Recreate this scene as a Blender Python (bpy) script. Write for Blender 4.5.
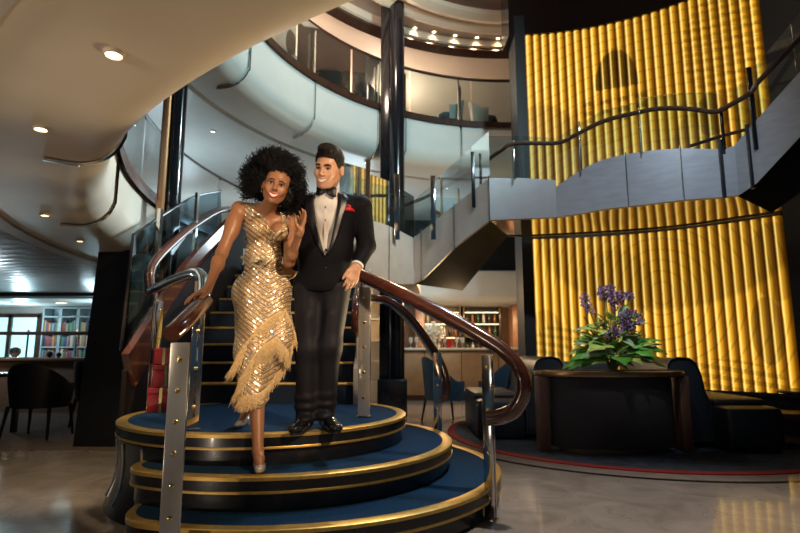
import bpy, math, random
import numpy as np
from mathutils import Vector, Matrix, Euler
for _o in list(bpy.data.objects): bpy.data.objects.remove(_o)
SC = bpy.context.scene
COL = SC.collection
PI = math.pi
random.seed(7)
RNG = np.random.default_rng(5)

# ------------------------------------------------------------------ camera
F = 540.0; CX, CY = 400.0, 266.5
CAMZ = 1.04
TH = math.atan(81.5/540.0)
cam_d = bpy.data.cameras.new('camera'); cam = bpy.data.objects.new('camera', cam_d); COL.objects.link(cam)
cam.location = (0, 0, CAMZ); cam.rotation_euler = (PI/2+TH, 0, 0)
cam_d.sensor_width = 36; cam_d.lens = F/800*36; cam_d.clip_start = .05
cam_d.dof.use_dof = True; cam_d.dof.focus_distance = 3.35; cam_d.dof.aperture_fstop = 2.4
SC.camera = cam
# ------------------------------------------------------------------ world, exposure
w = bpy.data.worlds.new('world'); SC.world = w; w.use_nodes = True
w.node_tree.nodes['Background'].inputs[0].default_value = (.16, .34, .50, 1)
w.node_tree.nodes['Background'].inputs[1].default_value = .10
SC.view_settings.view_transform = 'Standard'; SC.view_settings.look = 'None'
SC.view_settings.gamma = 1; SC.view_settings.exposure = 0; SC.view_settings.use_curve_mapping = False
try:
    SC.cycles.use_denoising = True
    SC.cycles.sample_clamp_indirect = 4
    SC.cycles.max_bounces = 8; SC.cycles.transparent_max_bounces = 24
    SC.cycles.caustics_reflective = False; SC.cycles.caustics_refractive = False
except Exception: pass

def light(kind, name, loc, target, energy, color, size=.3, size_y=None, spot=60, blend=.5):
    d = bpy.data.lights.new(name, kind); d.energy = energy; d.color = color
    if kind == 'AREA':
        d.size = size
        if size_y: d.shape = 'RECTANGLE'; d.size_y = size_y
    elif kind == 'SPOT':
        d.spot_size = math.radians(spot); d.spot_blend = blend; d.shadow_soft_size = size
    else: d.shadow_soft_size = size
    o = bpy.data.objects.new(name, d); COL.objects.link(o); o.location = loc
    v = Vector(target)-Vector(loc); o.rotation_euler = v.to_track_quat('-Z', 'Y').to_euler()
    return o
WARM = (1, .66, .34); COOL = (.50, .82, 1.0); NEUT = (1, .86, .70)
# unseen warm spots added as key, fill and backlight on the couple
light('SPOT', 'key_spot', (2.5, -.5, 3.5), (-.70, 3.3, 1.62), 1180, (1, .72, .46), .14, spot=31, blend=.8)
light('SPOT', 'fill_spot_left', (-2.0, .3, 1.9), (-.8, 3.2, 1.7), 150, (1, .80, .60), .2, spot=44, blend=.8)
light('SPOT', 'couple_backlight', (.6, 6.6, 4.1), (-.8, 3.4, 1.6), 260, (1, .70, .42), .1, spot=34, blend=.8)
light('SPOT', 'steps_cool_fill', (1.3, 4.7, 5.2), (-.75, 3.7, .4), 330, (.45, .75, 1.0), .15, spot=36, blend=.7)  # cool spot added to lift the blue of the steps
# unseen cool spots added to brighten the white fascias and bridge
light('SPOT', 'fascia_cool_fill', (2.6, 3.6, 5.6), (-1.6, 8.4, 4.5), 900, (.66, .97, 1.0), .12, spot=82, blend=.8)
light('SPOT', 'bridge_cool_fill', (2.0, 2.0, 5.6), (2.3, 6.2, 2.9), 520, (.74, .87, 1.0), .1, spot=52, blend=.8)
light('SPOT', 'promenade_fascia_fill', (.6, 5.4, 3.9), (-2.4, 4.8, 2.5), 800, (.70, .92, 1.0), .1, spot=56, blend=.8)
light('AREA', 'daylight_library', (-7.6, 14.6, 1.3), (-6.6, 9.5, 1.2), 500, COOL, 2.4, 1.1)
# unseen warm spots added to brighten the cream soffit and its rounded edge
light('SPOT', 'soffit_fill', (-2.5, .5, .08), (-1.9, 2.5, 2.1), 44, (1, .80, .62), .05, spot=120, blend=.9)
light('SPOT', 'soffit_rim_fill', (.9, 4.2, .9), (-1.0, 2.3, 2.25), 330, (1, .76, .42), .2, spot=62, blend=.9)
light('SPOT', 'soffit_rim_fill_far', (1.2, 5.5, .9), (-2.1, 4.1, 2.2), 150, (1, .78, .46), .1, spot=40, blend=.9)
light('SPOT', 'landing_spot', (1.6, 3.6, 4.3), (-.15, 7.0, 2.3), 420, (1, .70, .48), .1, spot=21, blend=.8)  # added spot that warms the landing parapet
light('SPOT', 'bouquet_spot', (1.4, 3.9, 3.6), (2.25, 5.75, 1.15), 240, (1, .90, .70), .1, spot=26, blend=.8)  # added spot that brightens the flowers
light('POINT', 'promenade_fill', (-3.9, 8.2, 3.1), (0, 0, 0), 60, (.70, .90, 1.0), .4)  # added cool points, no fitting there; they lift the gallery underside
light('POINT', 'promenade_fill_far', (-.9, 11.0, 3.3), (0, 0, 0), 55, (.70, .90, 1.0), .4)
# unseen warm points added to brighten the upper gallery
light('POINT', 'gallery_fill_front', (-.3, 6.9, 6.4), (0, 0, 0), 90, (1, .80, .64), .15)
light('POINT', 'gallery_fill', (-.4, 11.2, 6.0), (0, 11, 5), 200, (1, .76, .58), .3)
light('POINT', 'gallery_fill_side', (-3.1, 9.0, 5.9), (0, 11, 5), 330, (1, .76, .60), .3)
light('POINT', 'library_fill', (-8.6, 12.2, 1.6), (0, 0, 0), 40, (.62, .90, 1), .1)  # added cool points that brighten the library and lounge ceilings
light('POINT', 'library_fill_near', (-6.6, 11.6, 1.6), (0, 0, 0), 26, (.62, .90, 1), .1)
light('POINT', 'lounge_fill', (-6.3, 8.3, 1.5), (0, 0, 0), 16, (.75, .90, 1), .1)
light('AREA', 'bar_light', (1.6, 11.6, 1.86), (1.6, 12.2, 0), 60, WARM, 2.4, .3)
light('POINT', 'bar_floor_light', (.9, 8.9, 1.9), (.5, 8, 0), 60, WARM, .3)
light('SPOT', 'floor_fill_right', (1.9, 3.4, 6.7), (1.5, 2.9, 0), 950, (1, .86, .74), .1, spot=46, blend=.9)  # unseen spot added to brighten the foreground floor
light('SPOT', 'floor_fill_left', (-2.3, 3.6, 2.02), (-2.75, 4.7, 0), 90, (1, .72, .42), .1, spot=70, blend=.7)  # unseen spot added to warm the marble on the left

# ------------------------------------------------------------------ helpers
def ray(u, v):
    xc = (u-CX)/F; yc = -(v-CY)/F
    return Vector((xc, math.cos(TH)-yc*math.sin(TH), math.sin(TH)+yc*math.cos(TH)))
CAM = Vector((0, 0, CAMZ))
def at(u, v, Y):
    r = ray(u, v); return CAM+r*(Y/r.y)
def atz(u, v, z):
    r = ray(u, v); return CAM+r*((z-CAMZ)/r.z)
def tag(o, label=None, cat=None, group=None, kind=None):
    if label: o['label'] = label
    if cat: o['category'] = cat
    if group: o['group'] = group
    if kind: o['kind'] = kind
    return o
def thing(name, label, cat, loc=(0, 0, 0), rz=0, group=None):
    o = bpy.data.objects.new(name, None); COL.objects.link(o); o.empty_display_size = .1
    o.location = loc; o.rotation_euler = (0, 0, rz)
    return tag(o, label, cat, group)
def kids(o): return [c for c in bpy.data.objects if c.parent == o]
def copy_tree(o, parent=None):
    c = o.copy(); COL.objects.link(c)
    if parent is not None: c.parent = parent
    for ch in kids(o): copy_tree(ch, c)
    return c
def origin(o):
    v = Vector((0, 0, 0))
    while o is not None: v += o.location; o = o.parent
    return v
def cr(pts, n=8, closed=False):
    """Catmull-Rom through pts"""
    P = [Vector(p) for p in pts]; out = []; N = len(P)
    for i in range(N if closed else N-1):
        p1, p2 = P[i], P[(i+1) % N]
        p0 = P[i-1] if (closed or i > 0) else p1*2-p2
        p3 = P[(i+2) % N] if (closed or i+2 < N) else p2*2-p1
        for k in range(n):
            t = k/n
            out.append(.5*((2*p1)+(p2-p0)*t+(2*p0-5*p1+4*p2-p3)*t*t+(3*p1-p0-3*p2+p3)*t**3))
    if not closed: out.append(P[-1])
    return out
def arc(c, R, a0, a1, n=24, z=None):
    out = []
    for i in range(n+1):
        a = math.radians(a0+(a1-a0)*i/n)
        p = (c[0]+R*math.cos(a), c[1]+R*math.sin(a))
        out.append(Vector((p[0], p[1], z)) if z is not None else Vector(p))
    return out
class MB:
    def __init__(s): s.v = []; s.f = []; s.mi = []; s.uv = {}
    def add(s, vs, fs, m=0):
        b = len(s.v); s.v += [tuple(v) for v in vs]; s.f += [tuple(i+b for i in f) for f in fs]; s.mi += [m]*len(fs); return s
    def box(s, c, d, rz=0, bev=0, m=0, M=None):
        x, y, z = d[0]/2, d[1]/2, d[2]/2
        b = min(bev, x*.99, y*.99, z*.99)
        R = Matrix.Rotation(rz, 4, 'Z') if M is None else M
        c = Vector(c)
        if b <= 0:
            vs = [c+R.to_3x3() @ Vector((i*x, j*y, k*z)) for k in (-1, 1) for j in (-1, 1) for i in (-1, 1)]
            return s.add(vs, [(0, 2, 3, 1), (4, 5, 7, 6), (0, 1, 5, 4), (2, 6, 7, 3), (0, 4, 6, 2), (1, 3, 7, 5)], m)
        # rounded-edge box: rings of a rounded rectangle
        def rect(hx, hy, r):
            o = []
            for (sx, sy, a0) in ((1, 1, 0), (-1, 1, 90), (-1, -1, 180), (1, -1, 270)):
                for k in range(4):
                    a = math.radians(a0+30*k); o.append((sx*(hx-r)+r*math.cos(a), sy*(hy-r)+r*math.sin(a)))
            return o
        rings = []
        for (zz, ins) in ((-z, b), (-z+b*.3, b*.3), (-z+b, 0), (z-b, 0), (z-b*.3, b*.3), (z, b)):
            rings.append([c+R.to_3x3() @ Vector((p[0], p[1], zz)) for p in rect(x-ins, y-ins, max(b-ins*.6, b*.3))])
        return s.loft(rings, m=m)
    def loft(s, rings, closed=True, caps=True, m=0, ring_closed=False):
        n = len(rings[0]); vs = [p for r in rings for p in r]; fs = []
        K = len(rings)
        for i in range(K if ring_closed else K-1):
            i2 = (i+1) % K
            for j in range(n if closed else n-1):
                j2 = (j+1) % n
                fs.append((i*n+j, i*n+j2, i2*n+j2, i2*n+j))
        if caps and closed and not ring_closed:
            fs.append(tuple(range(n))[::-1]); fs.append(tuple((K-1)*n+j for j in range(n)))
        return s.add(vs, fs, m)
    def prism(s, poly, z0, z1, m=0):
        return s.loft([[Vector((p[0], p[1], z0)) for p in poly], [Vector((p[0], p[1], z1)) for p in poly]], m=m)
    def tube(s, pts, r, n=10, rads=None, prof=None, up=None, closed=False, m=0, caps=True):
        """sweep; prof = list of (a,b) in (side, normal) coordinates"""
        P = [Vector(p) for p in pts]; K = len(P); rings = []
        if prof is None: prof = [(math.cos(2*PI*i/n), math.sin(2*PI*i/n)) for i in range(n)]; sc = True
        else: sc = False
        nrm = None
        for i in range(K):
            t = (P[(i+1) % K]-P[i-1]) if closed else (P[min(i+1, K-1)]-P[max(i-1, 0)])
            if t.length < 1e-9: t = Vector((0, 0, 1))
            t.normalize()
            if up is not None:
                nn = Vector(up)-t*t.dot(Vector(up))
                if nn.length < .15 and nrm is not None: nn = nrm-t*t.dot(nrm)
                elif nn.length < 1e-3: nn = t.orthogonal()
            elif nrm is None: nn = t.orthogonal()
            else: nn = nrm-t*t.dot(nrm)
            nn.normalize(); nrm = nn; sd = t.cross(nn)
            k = (rads[i] if rads else r) if sc else 1
            rings.append([P[i]+(sd*a+nn*b)*k for a, b in prof])
        return s.loft(rings, caps=caps, m=m, ring_closed=closed)
    def cyl(s, p0, p1, r, r1=None, n=16, m=0):
        return s.tube([p0, p1], r, n, rads=[r, r if r1 is None else r1], m=m)
    def lathe(s, c, prof, n=32, m=0, a0=0, a1=360, caps=True):
        full = abs(a1-a0) >= 359.9; K = n if full else n+1
        rings = []
        for (r, z) in prof:
            rings.append([Vector((c[0]+r*math.cos(math.radians(a0+(a1-a0)*i/n)), c[1]+r*math.sin(math.radians(a0+(a1-a0)*i/n)), c[2]+z)) for i in range(K)])
        return s.loft(rings, closed=full, caps=caps and full, m=m)
    def ell(s, c, r, n=16, k=10, m=0, M=None):
        rings = []
        for j in range(1, k):
            p = PI*j/k
            ring = []
            for i in range(n):
                q = Vector((r[0]*math.sin(p)*math.cos(2*PI*i/n), r[1]*math.sin(p)*math.sin(2*PI*i/n), -r[2]*math.cos(p)))
                if M is not None: q = M @ q
                ring.append(Vector(c)+q)
            rings.append(ring)
        return s.loft(rings, m=m)
    def sheet(s, grid, m=0):
        R = len(grid); C_ = len(grid[0])
        return s.add([p for r in grid for p in r], [(i*C_+j, i*C_+j+1, (i+1)*C_+j+1, (i+1)*C_+j) for i in range(R-1) for j in range(C_-1)], m)
    def slab(s, grid, d, m=0):
        """grid of points thickened by vector function/constant d"""
        top = grid; D = Vector(d); bot = [[Vector(p)+D for p in r] for r in grid]
        R = len(grid); C_ = len(grid[0])
        s.sheet(top, m); s.sheet([list(r)[::-1] for r in bot], m)
        per = [(0, j) for j in range(C_)]+[(i, C_-1) for i in range(1, R)]+[(R-1, j) for j in range(C_-2, -1, -1)]+[(i, 0) for i in range(R-2, 0, -1)]
        a = [Vector(top[i][j]) for i, j in per]; b = [Vector(bot[i][j]) for i, j in per]
        return s.loft([a, b], caps=False, m=m)
    def build(s, name, mat, parent=None, smooth=True, angle=35, recalc=True):
        me = bpy.data.meshes.new(name)
        off = origin(parent) if parent is not None else Vector((0, 0, 0))
        me.from_pydata([(v[0]-off.x, v[1]-off.y, v[2]-off.z) for v in s.v], [], s.f)
        mats = mat if isinstance(mat, (list, tuple)) else [mat]
        for m in mats: me.materials.append(m)
        me.polygons.foreach_set('material_index', s.mi)
        if recalc:
            import bmesh
            bm = bmesh.new(); bm.from_mesh(me); bmesh.ops.recalc_face_normals(bm, faces=bm.faces); bm.to_mesh(me); bm.free()
        if smooth:
            me.polygons.foreach_set('use_smooth', [True]*len(me.polygons))
            me.set_sharp_from_angle(angle=math.radians(angle))
        me.update()
        o = bpy.data.objects.new(name, me); COL.objects.link(o)
        if parent is not None: o.parent = parent
        return o
def struct(o): o['kind'] = 'structure'; return o

# ------------------------------------------------------------------ materials
def nm(name):
    m = bpy.data.materials.new(name); m.use_nodes = True
    return m, m.node_tree, m.node_tree.nodes['Principled BSDF']
def N(t, kind, **kw):
    n = t.nodes.new(kind)
    for k, v in kw.items(): setattr(n, k, v)
    return n
def mat(name, col, rough=.5, metal=0, spec=.5, coat=0, noise=0, nscale=20, bump=0, bscale=80, emit=None, estr=0, sheen=0, stretch=None, aniso=0):
    m, t, b = nm(name); c = (*col, 1)
    b.inputs['Base Color'].default_value = c; b.inputs['Roughness'].default_value = rough; b.inputs['Metallic'].default_value = metal
    b.inputs['Specular IOR Level'].default_value = spec
    b.inputs['Coat Weight'].default_value = coat; b.inputs['Coat Roughness'].default_value = .08
    if sheen: b.inputs['Sheen Weight'].default_value = sheen
    if emit: b.inputs['Emission Color'].default_value = (*emit, 1); b.inputs['Emission Strength'].default_value = estr
    tc = N(t, 'ShaderNodeTexCoord'); mp = N(t, 'ShaderNodeMapping'); t.links.new(tc.outputs['Object'], mp.inputs[0])
    if stretch: mp.inputs['Scale'].default_value = stretch
    if noise:
        n = N(t, 'ShaderNodeTexNoise'); n.inputs['Scale'].default_value = nscale; n.inputs['Detail'].default_value = 5
        t.links.new(mp.outputs[0], n.inputs['Vector'])
        r = N(t, 'ShaderNodeMapRange'); r.inputs[1].default_value = .3; r.inputs[2].default_value = .7; r.inputs[3].default_value = 1-noise; r.inputs[4].default_value = 1+noise
        t.links.new(n.outputs['Fac'], r.inputs[0])
        mx = N(t, 'ShaderNodeVectorMath', operation='SCALE'); mx.inputs[0].default_value = col
        t.links.new(r.outputs[0], mx.inputs['Scale']); t.links.new(mx.outputs[0], b.inputs['Base Color'])
    if bump:
        n2 = N(t, 'ShaderNodeTexNoise'); n2.inputs['Scale'].default_value = bscale; n2.inputs['Detail'].default_value = 3
        t.links.new(mp.outputs[0], n2.inputs['Vector'])
        bp = N(t, 'ShaderNodeBump'); bp.inputs['Strength'].default_value = bump; bp.inputs['Distance'].default_value = .01
        t.links.new(n2.outputs['Fac'], bp.inputs['Height']); t.links.new(bp.outputs[0], b.inputs['Normal'])
    return m
def glass_mat(name, tint=(.85, .95, .97), refl=.045, rough=.02, fm=1.0):
    m, t, b = nm(name); t.nodes.remove(b)
    out = [n for n in t.nodes if n.type == 'OUTPUT_MATERIAL'][0]
    tr = N(t, 'ShaderNodeBsdfTransparent'); tr.inputs[0].default_value = (*tint, 1)
    gl = N(t, 'ShaderNodeBsdfGlossy'); gl.inputs['Roughness'].default_value = rough
    fr = N(t, 'ShaderNodeFresnel'); fr.inputs[0].default_value = 1.45
    ad = N(t, 'ShaderNodeMath', operation='MULTIPLY_ADD'); ad.inputs[1].default_value = fm; ad.inputs[2].default_value = refl; ad.use_clamp = True
    t.links.new(fr.outputs[0], ad.inputs[0])
    mx = N(t, 'ShaderNodeMixShader'); t.links.new(ad.outputs[0], mx.inputs[0]); t.links.new(tr.outputs[0], mx.inputs[1]); t.links.new(gl.outputs[0], mx.inputs[2])
    t.links.new(mx.outputs[0], out.inputs[0]); return m
M = {}
M['cream'] = mat('cream_paint', (.62, .53, .42), .55, noise=.03, nscale=3)
M['ivory'] = mat('ivory_gelcoat', (.66, .56, .45), .42, noise=.03, nscale=4)
M['white'] = mat('white_gelcoat', (.70, .72, .70), .32, noise=.03, nscale=4)
M['beige'] = mat('beige_panel', (.50, .46, .42), .35, noise=.06, nscale=6, bump=.03, bscale=25)
M['steel_panel'] = mat('brushed_steel_panel', (.36, .38, .42), .38, .12, noise=.10, nscale=5, stretch=(1, 1, 4), bump=.04, bscale=60)
M['ceiling_grey'] = mat('grey_ceiling_paint', (.50, .44, .40), .5, noise=.04, nscale=2)
M['black'] = mat('black_lacquer', (.006, .006, .009), .22, coat=.5)
M['blackmatte'] = mat('black_matte', (.008, .008, .011), .6)
M['colblack'] = mat('black_stone', (.008, .009, .013), .16, coat=.4, noise=.5, nscale=5)
M['wood'] = mat('red_mahogany', (.088, .024, .013), .22, coat=.8, noise=.35, nscale=14, stretch=(1, 1, 6))
M['wooddark'] = mat('dark_walnut', (.05, .022, .015), .35, coat=.3, noise=.35, nscale=12, stretch=(1, 1, .15))
M['woodpanel'] = mat('walnut_panel', (.20, .095, .050), .4, noise=.3, nscale=10, stretch=(6, 6, .5))
M['chrome'] = mat('polished_chrome', (.74, .72, .70), .10, 1)
M['chromeplate'] = mat('satin_plate', (.72, .69, .63), .24, .72, noise=.05, nscale=9)
M['brass'] = mat('brass_nosing', (.70, .46, .13), .42, .85, noise=.12, nscale=30, bump=.05, bscale=120)
M['bronze'] = mat('bronze_rim', (.30, .19, .12), .28, .9, noise=.1)
M['gold'] = mat('gold_metal', (.95, .70, .28), .2, 1)
M['copper'] = mat('copper_cladding', (.45, .21, .10), .42, .7)
M['carpet'] = mat('blue_carpet', (.006, .036, .085), .95, spec=.2, noise=.35, nscale=60, bump=.5, bscale=220)
M['riser'] = mat('black_marble_riser', (.010, .011, .014), .26, coat=.15, noise=.8, nscale=7)
M['glass'] = glass_mat('clear_glass', fm=.75)
M['glassdark'] = glass_mat('tinted_glass', (.50, .62, .68), .015, fm=.08)
M['navy'] = mat('navy_leather', (.016, .021, .031), .42, bump=.08, bscale=90)
M['navyvelvet'] = mat('navy_velvet', (.012, .05, .085), .7, sheen=.4, noise=.2)
M['darkfabric'] = mat('charcoal_weave', (.026, .026, .036), .85, noise=.5, nscale=160, bump=.3, bscale=260)
M['greyleather'] = mat('grey_leather', (.07, .065, .075), .45, bump=.08, bscale=120)
M['brownleather'] = mat('brown_leather', (.12, .035, .022), .4)
M['red'] = mat('red_gift_paper', (.22, .012, .020), .4, noise=.1)
M['leaf'] = mat('green_leaf', (.09, .34, .05), .42, noise=.3, nscale=25)
M['leaf2'] = mat('yellow_green_leaf', (.34, .46, .12), .45, noise=.3, nscale=25)
M['leafgrey'] = mat('sage_leaf', (.24, .36, .24), .5, noise=.2)
M['stem'] = mat('green_stem', (.06, .12, .03), .6)
M['purple'] = mat('purple_petal', (.26, .17, .36), .6, noise=.4, nscale=60)
M['yellow'] = mat('yellow_bud', (.62, .46, .10), .6, noise=.2)
M['whiteflower'] = mat('white_petal', (.80, .74, .62), .6, noise=.1)
M['soil'] = mat('dark_soil', (.02, .015, .01), .9, noise=.5)
def emis(name, col, s):
    m, t, b = nm(name); b.inputs['Base Color'].default_value = (*col, 1); b.inputs['Emission Color'].default_value = (*col, 1); b.inputs['Emission Strength'].default_value = s; return m
M['lamp'] = emis('lamp_glow', (1, .84, .55), 9)
M['lampcool'] = emis('lamp_glow_cool', (.70, 1, .95), 3)
M['lampgreen'] = emis('lamp_glow_green', (.75, 1, .45), 2.2)
M['windowglow'] = emis('daylight_glow', (.50, .86, .92), 1.1)

def floor_mat():
    m, t, b = nm('marble_floor')
    tc = N(t, 'ShaderNodeTexCoord'); sp = N(t, 'ShaderNodeSeparateXYZ'); t.links.new(tc.outputs['Object'], sp.inputs[0])
    n = N(t, 'ShaderNodeTexNoise'); n.inputs['Scale'].default_value = 2.2; n.inputs['Detail'].default_value = 9; n.inputs['Distortion'].default_value = 1.6
    t.links.new(tc.outputs['Object'], n.inputs['Vector'])
    r = N(t, 'ShaderNodeValToRGB'); e = r.color_ramp.elements
    e[0].position = .30; e[0].color = (.27, .245, .23, 1); e[1].position = .72; e[1].color = (.42, .39, .37, 1)
    x = r.color_ramp.elements.new(.49); x.color = (.36, .335, .315, 1)
    x = r.color_ramp.elements.new(.505); x.color = (.29, .265, .25, 1)
    x = r.color_ramp.elements.new(.52); x.color = (.36, .335, .315, 1)
    t.links.new(n.outputs['Fac'], r.inputs[0])
    last = r.outputs[0]
    def ring(cx, cy, r0, r1, col, last):
        d = N(t, 'ShaderNodeVectorMath', operation='DISTANCE'); d.inputs[1].default_value = (cx, cy, 0); t.links.new(tc.outputs['Object'], d.inputs[0])
        a = N(t, 'ShaderNodeMath', operation='GREATER_THAN'); a.inputs[1].default_value = r0; t.links.new(d.outputs['Value'], a.inputs[0])
        c = N(t, 'ShaderNodeMath', operation='LESS_THAN'); c.inputs[1].default_value = r1; t.links.new(d.outputs['Value'], c.inputs[0])
        mu = N(t, 'ShaderNodeMath', operation='MULTIPLY'); t.links.new(a.outputs[0], mu.inputs[0]); t.links.new(c.outputs[0], mu.inputs[1])
        mx = N(t, 'ShaderNodeMixRGB'); mx.inputs[2].default_value = (*col, 1); t.links.new(mu.outputs[0], mx.inputs[0]); t.links.new(last, mx.inputs[1])
        return mx.outputs[0]
    last = ring(2.79, 6.86, 2.40, 2.47, (.03, .025, .022), last)
    t.links.new(last, b.inputs['Base Color']); b.inputs['Roughness'].default_value = .16; b.inputs['Coat Weight'].default_value = .25
    return m
M['floor'] = floor_mat()
def libcarpet():
    m, t, b = nm('patterned_carpet')
    tc = N(t, 'ShaderNodeTexCoord'); n = N(t, 'ShaderNodeTexNoise'); n.inputs['Scale'].default_value = 1.3; n.inputs['Distortion'].default_value = 2.5
    t.links.new(tc.outputs['Object'], n.inputs['Vector'])
    r = N(t, 'ShaderNodeValToRGB'); r.color_ramp.interpolation = 'CONSTANT'; e = r.color_ramp.elements
    e[0].position = 0; e[0].color = (.16, .13, .11, 1); e[1].position = .53; e[1].color = (.17, .14, .12, 1)
    x = e.new(.48); x.color = (.10, .025, .025, 1); x = e.new(.494); x.color = (.19, .16, .14, 1); x = e.new(.6); x.color = (.05, .06, .08, 1); x = e.new(.615); x.color = (.17, .14, .12, 1)
    t.links.new(n.outputs['Fac'], r.inputs[0]); t.links.new(r.outputs[0], b.inputs['Base Color']); b.inputs['Roughness'].default_value = .95
    return m
M['libcarpet'] = libcarpet()
def slatmat():
    m, t, b = nm('ceiling_planks')
    tc = N(t, 'ShaderNodeTexCoord'); mp = N(t, 'ShaderNodeMapping'); mp.inputs['Scale'].default_value = (.4, 5, 5); t.links.new(tc.outputs['Object'], mp.inputs[0])
    n = N(t, 'ShaderNodeTexNoise'); n.inputs['Scale'].default_value = 1.5; t.links.new(mp.outputs[0], n.inputs['Vector'])
    r = N(t, 'ShaderNodeValToRGB'); r.color_ramp.elements[0].color = (.17, .15, .15, 1); r.color_ramp.elements[1].color = (.34, .30, .29, 1)
    t.links.new(n.outputs['Fac'], r.inputs[0]); t.links.new(r.outputs[0], b.inputs['Base Color']); b.inputs['Roughness'].default_value = .3
    return m
M['slats'] = slatmat()
# ================================================================== THE ROOM
CA = (2.0, 5.6)                                     # centre of the round atrium
def S(name, mb, m, **k): return struct(mb.build(name, m, **k))
S('floor', MB().box((-1, 7, -.05), (20, 21, .1)), M['floor'])
# patterned library carpet inset beyond the marble
g = MB(); inner = [(-10.5, 16.5)]+[(-10.5, 2.2)]+[tuple(p) for p in arc((-3.6, 1.9), 3.85, 176, 72, 20)]+[(-3.1, 6.2), (-3.2, 16.9)]
g.prism(inner, .0, .008); S('library_floor', g, M['libcarpet'])
S('wall_left', MB().box((-10.6, 7, 3.5), (.2, 21, 7)), M['ceiling_grey'])
S('wall_back', MB().box((-1, 16.6, 3.5), (19.2, .2, 7)), M['ceiling_grey'])
S('wall_right', MB().box((8.7, 7, 3.5), (.2, 21, 7)), M['blackmatte'])
S('ceiling', MB().box((-1, 7, 7.05), (20, 21, .1)), M['ceiling_grey'])
# moulded rings of the atrium ceiling
RC = (2.05, 5.9, 7.0)
g = MB().lathe(RC, [(3.62, 0), (3.60, -.07), (3.50, -.12), (3.40, -.07), (3.36, -.02), (3.26, -.02), (3.22, -.10), (3.10, -.14), (2.98, -.08), (2.96, .0)], 96)
S('ceiling_molding', g, M['cream'])
S('ceiling_recess', MB().lathe(RC, [(2.96, -.004), (1.6, -.02), (.01, -.02)], 96), mat('dome_brown', (.16, .10, .08), .5))
# ---- gallery (upper ring): fascia, soffit, sill, floor
A0, A1 = 80, 236
def qarc(c, r, a0, a1, n): return [(c[0]+r*math.cos(math.radians(a0+(a1-a0)*i/n)), c[1]+r*math.sin(math.radians(a0+(a1-a0)*i/n))) for i in range(n+1)]
CP = (3.12, 6.84)                                    # centre of the promenade ring below
def ringwall(name, prof, m, a0, a1, n=90, c=None): return S(name, MB().lathe((*(c or CA), 0), prof, n, a0=a0, a1=a1, caps=False), m)
ringwall('gallery_wall', [(4.05, 5.12), (3.95, 5.12), (3.95, 4.58)]+[(4.25+.30*math.cos(math.radians(a)), 4.58+.30*math.sin(math.radians(a))) for a in range(190, 271, 10)]+[(4.62, 4.26)], M['white'], A0, A1)
ringwall('gallery_ceiling', [(4.62, 4.26), (4.63, 4.30), (4.68, 4.30), (4.69, 4.24), (8.2, 4.24)], M['white'], A0, A1)
ringwall('trim_1', [(3.90, 5.07), (3.90, 5.18), (4.08, 5.18), (4.08, 5.07)], M['wooddark'], A0, A1)
ringwall('gallery_floor', [(4.05, 5.0), (8.2, 5.0)], M['libcarpet'], A0, A1)
ringwall('wall_gallery', [(8.2, 2.6), (8.2, 7.0)], M['ceiling_grey'], A0, A1)
# dropped ceiling edge above the gallery: groove and band
ringwall('ceiling_band', [(4.18, 7.0), (4.18, 6.86), (4.30, 6.80), (4.36, 6.74), (4.5, 6.72), (8.2, 6.66)], M['cream'], 70, A1)
ringwall('ceiling_groove_trim', [(4.22, 6.845), (4.20, 6.78), (4.34, 6.69), (4.36, 6.735)], M['wooddark'], 70, A1)
# ---- promenade ring below: fascia, soffit, rim, slatted ceiling
B0, B1 = 142, 247
ringwall('promenade_wall', [(6.17, 2.75), (6.07, 2.75), (6.07, 2.36)]+[(6.34+.27*math.cos(math.radians(a)), 2.37+.27*math.sin(math.radians(a))) for a in range(190, 271, 8)]+[(6.42, 2.10), (6.86, 2.10)], M['ivory'], B0, B1, n=120, c=CP)
ringwall('trim_2', [(6.02, 2.70), (6.02, 2.83), (6.18, 2.83), (6.18, 2.70)], M['wood'], B0, B1, c=CP)
ringwall('trim_3', [(6.85, 2.10), (6.85, 2.075), (6.96, 2.06), (6.98, 2.13)], M['ceiling_grey'], B0, B1, c=CP)
ringwall('promenade_floor', [(6.14, 2.64), (10.5, 2.64)], M['libcarpet'], B0, B1, c=CP)
g = MB()
for k in range(52):                                  # planks of the lounge ceiling, clipped round the ring
    y = -3+k*.30; 
    xs = -10.5
    d = (6.96**2-(y+.15-CP[1])**2)
    x1 = CP[0]-math.sqrt(d) if d > 0 else 3.0
    if y > 10.7: continue
    if d <= 0 and y > 5: x1 = -2.6
    g.box(((xs+x1)/2, y+.15, 2.15), (x1-xs, .285, .03), bev=.006)
S('lounge_ceiling', g, M['slats'])
S('ceiling_edge_beam', MB().box((-7.0, 10.85, 2.13), (7.0, .16, .12)), M['blackmatte'])
S('library_ceiling', MB().box((-6.9, 12.15, 2.06), (7.2, 2.5, .06)), M['white'])
# ---- library back wall and window
S('wall_library', MB().box((-6.85, 13.35, 1.2), (7.4, .1, 2.4)), M['ceiling_grey'])
def windowwall():
    fr = MB(); 
    for x in (-10.4, -9.5, -8.80): fr.box((x, 13.24, 1.30), (.09, .08, 1.1))
    for z in (.78, 1.82): fr.box((-9.6, 13.24, z), (1.68, .08, .09))
    o = S('window_1', fr, M['wooddark'])
    MB().box((-9.6, 13.27, 1.30), (1.60, .03, 1.0)).build('pane', M['windowglow'], o)
windowwall()
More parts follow.
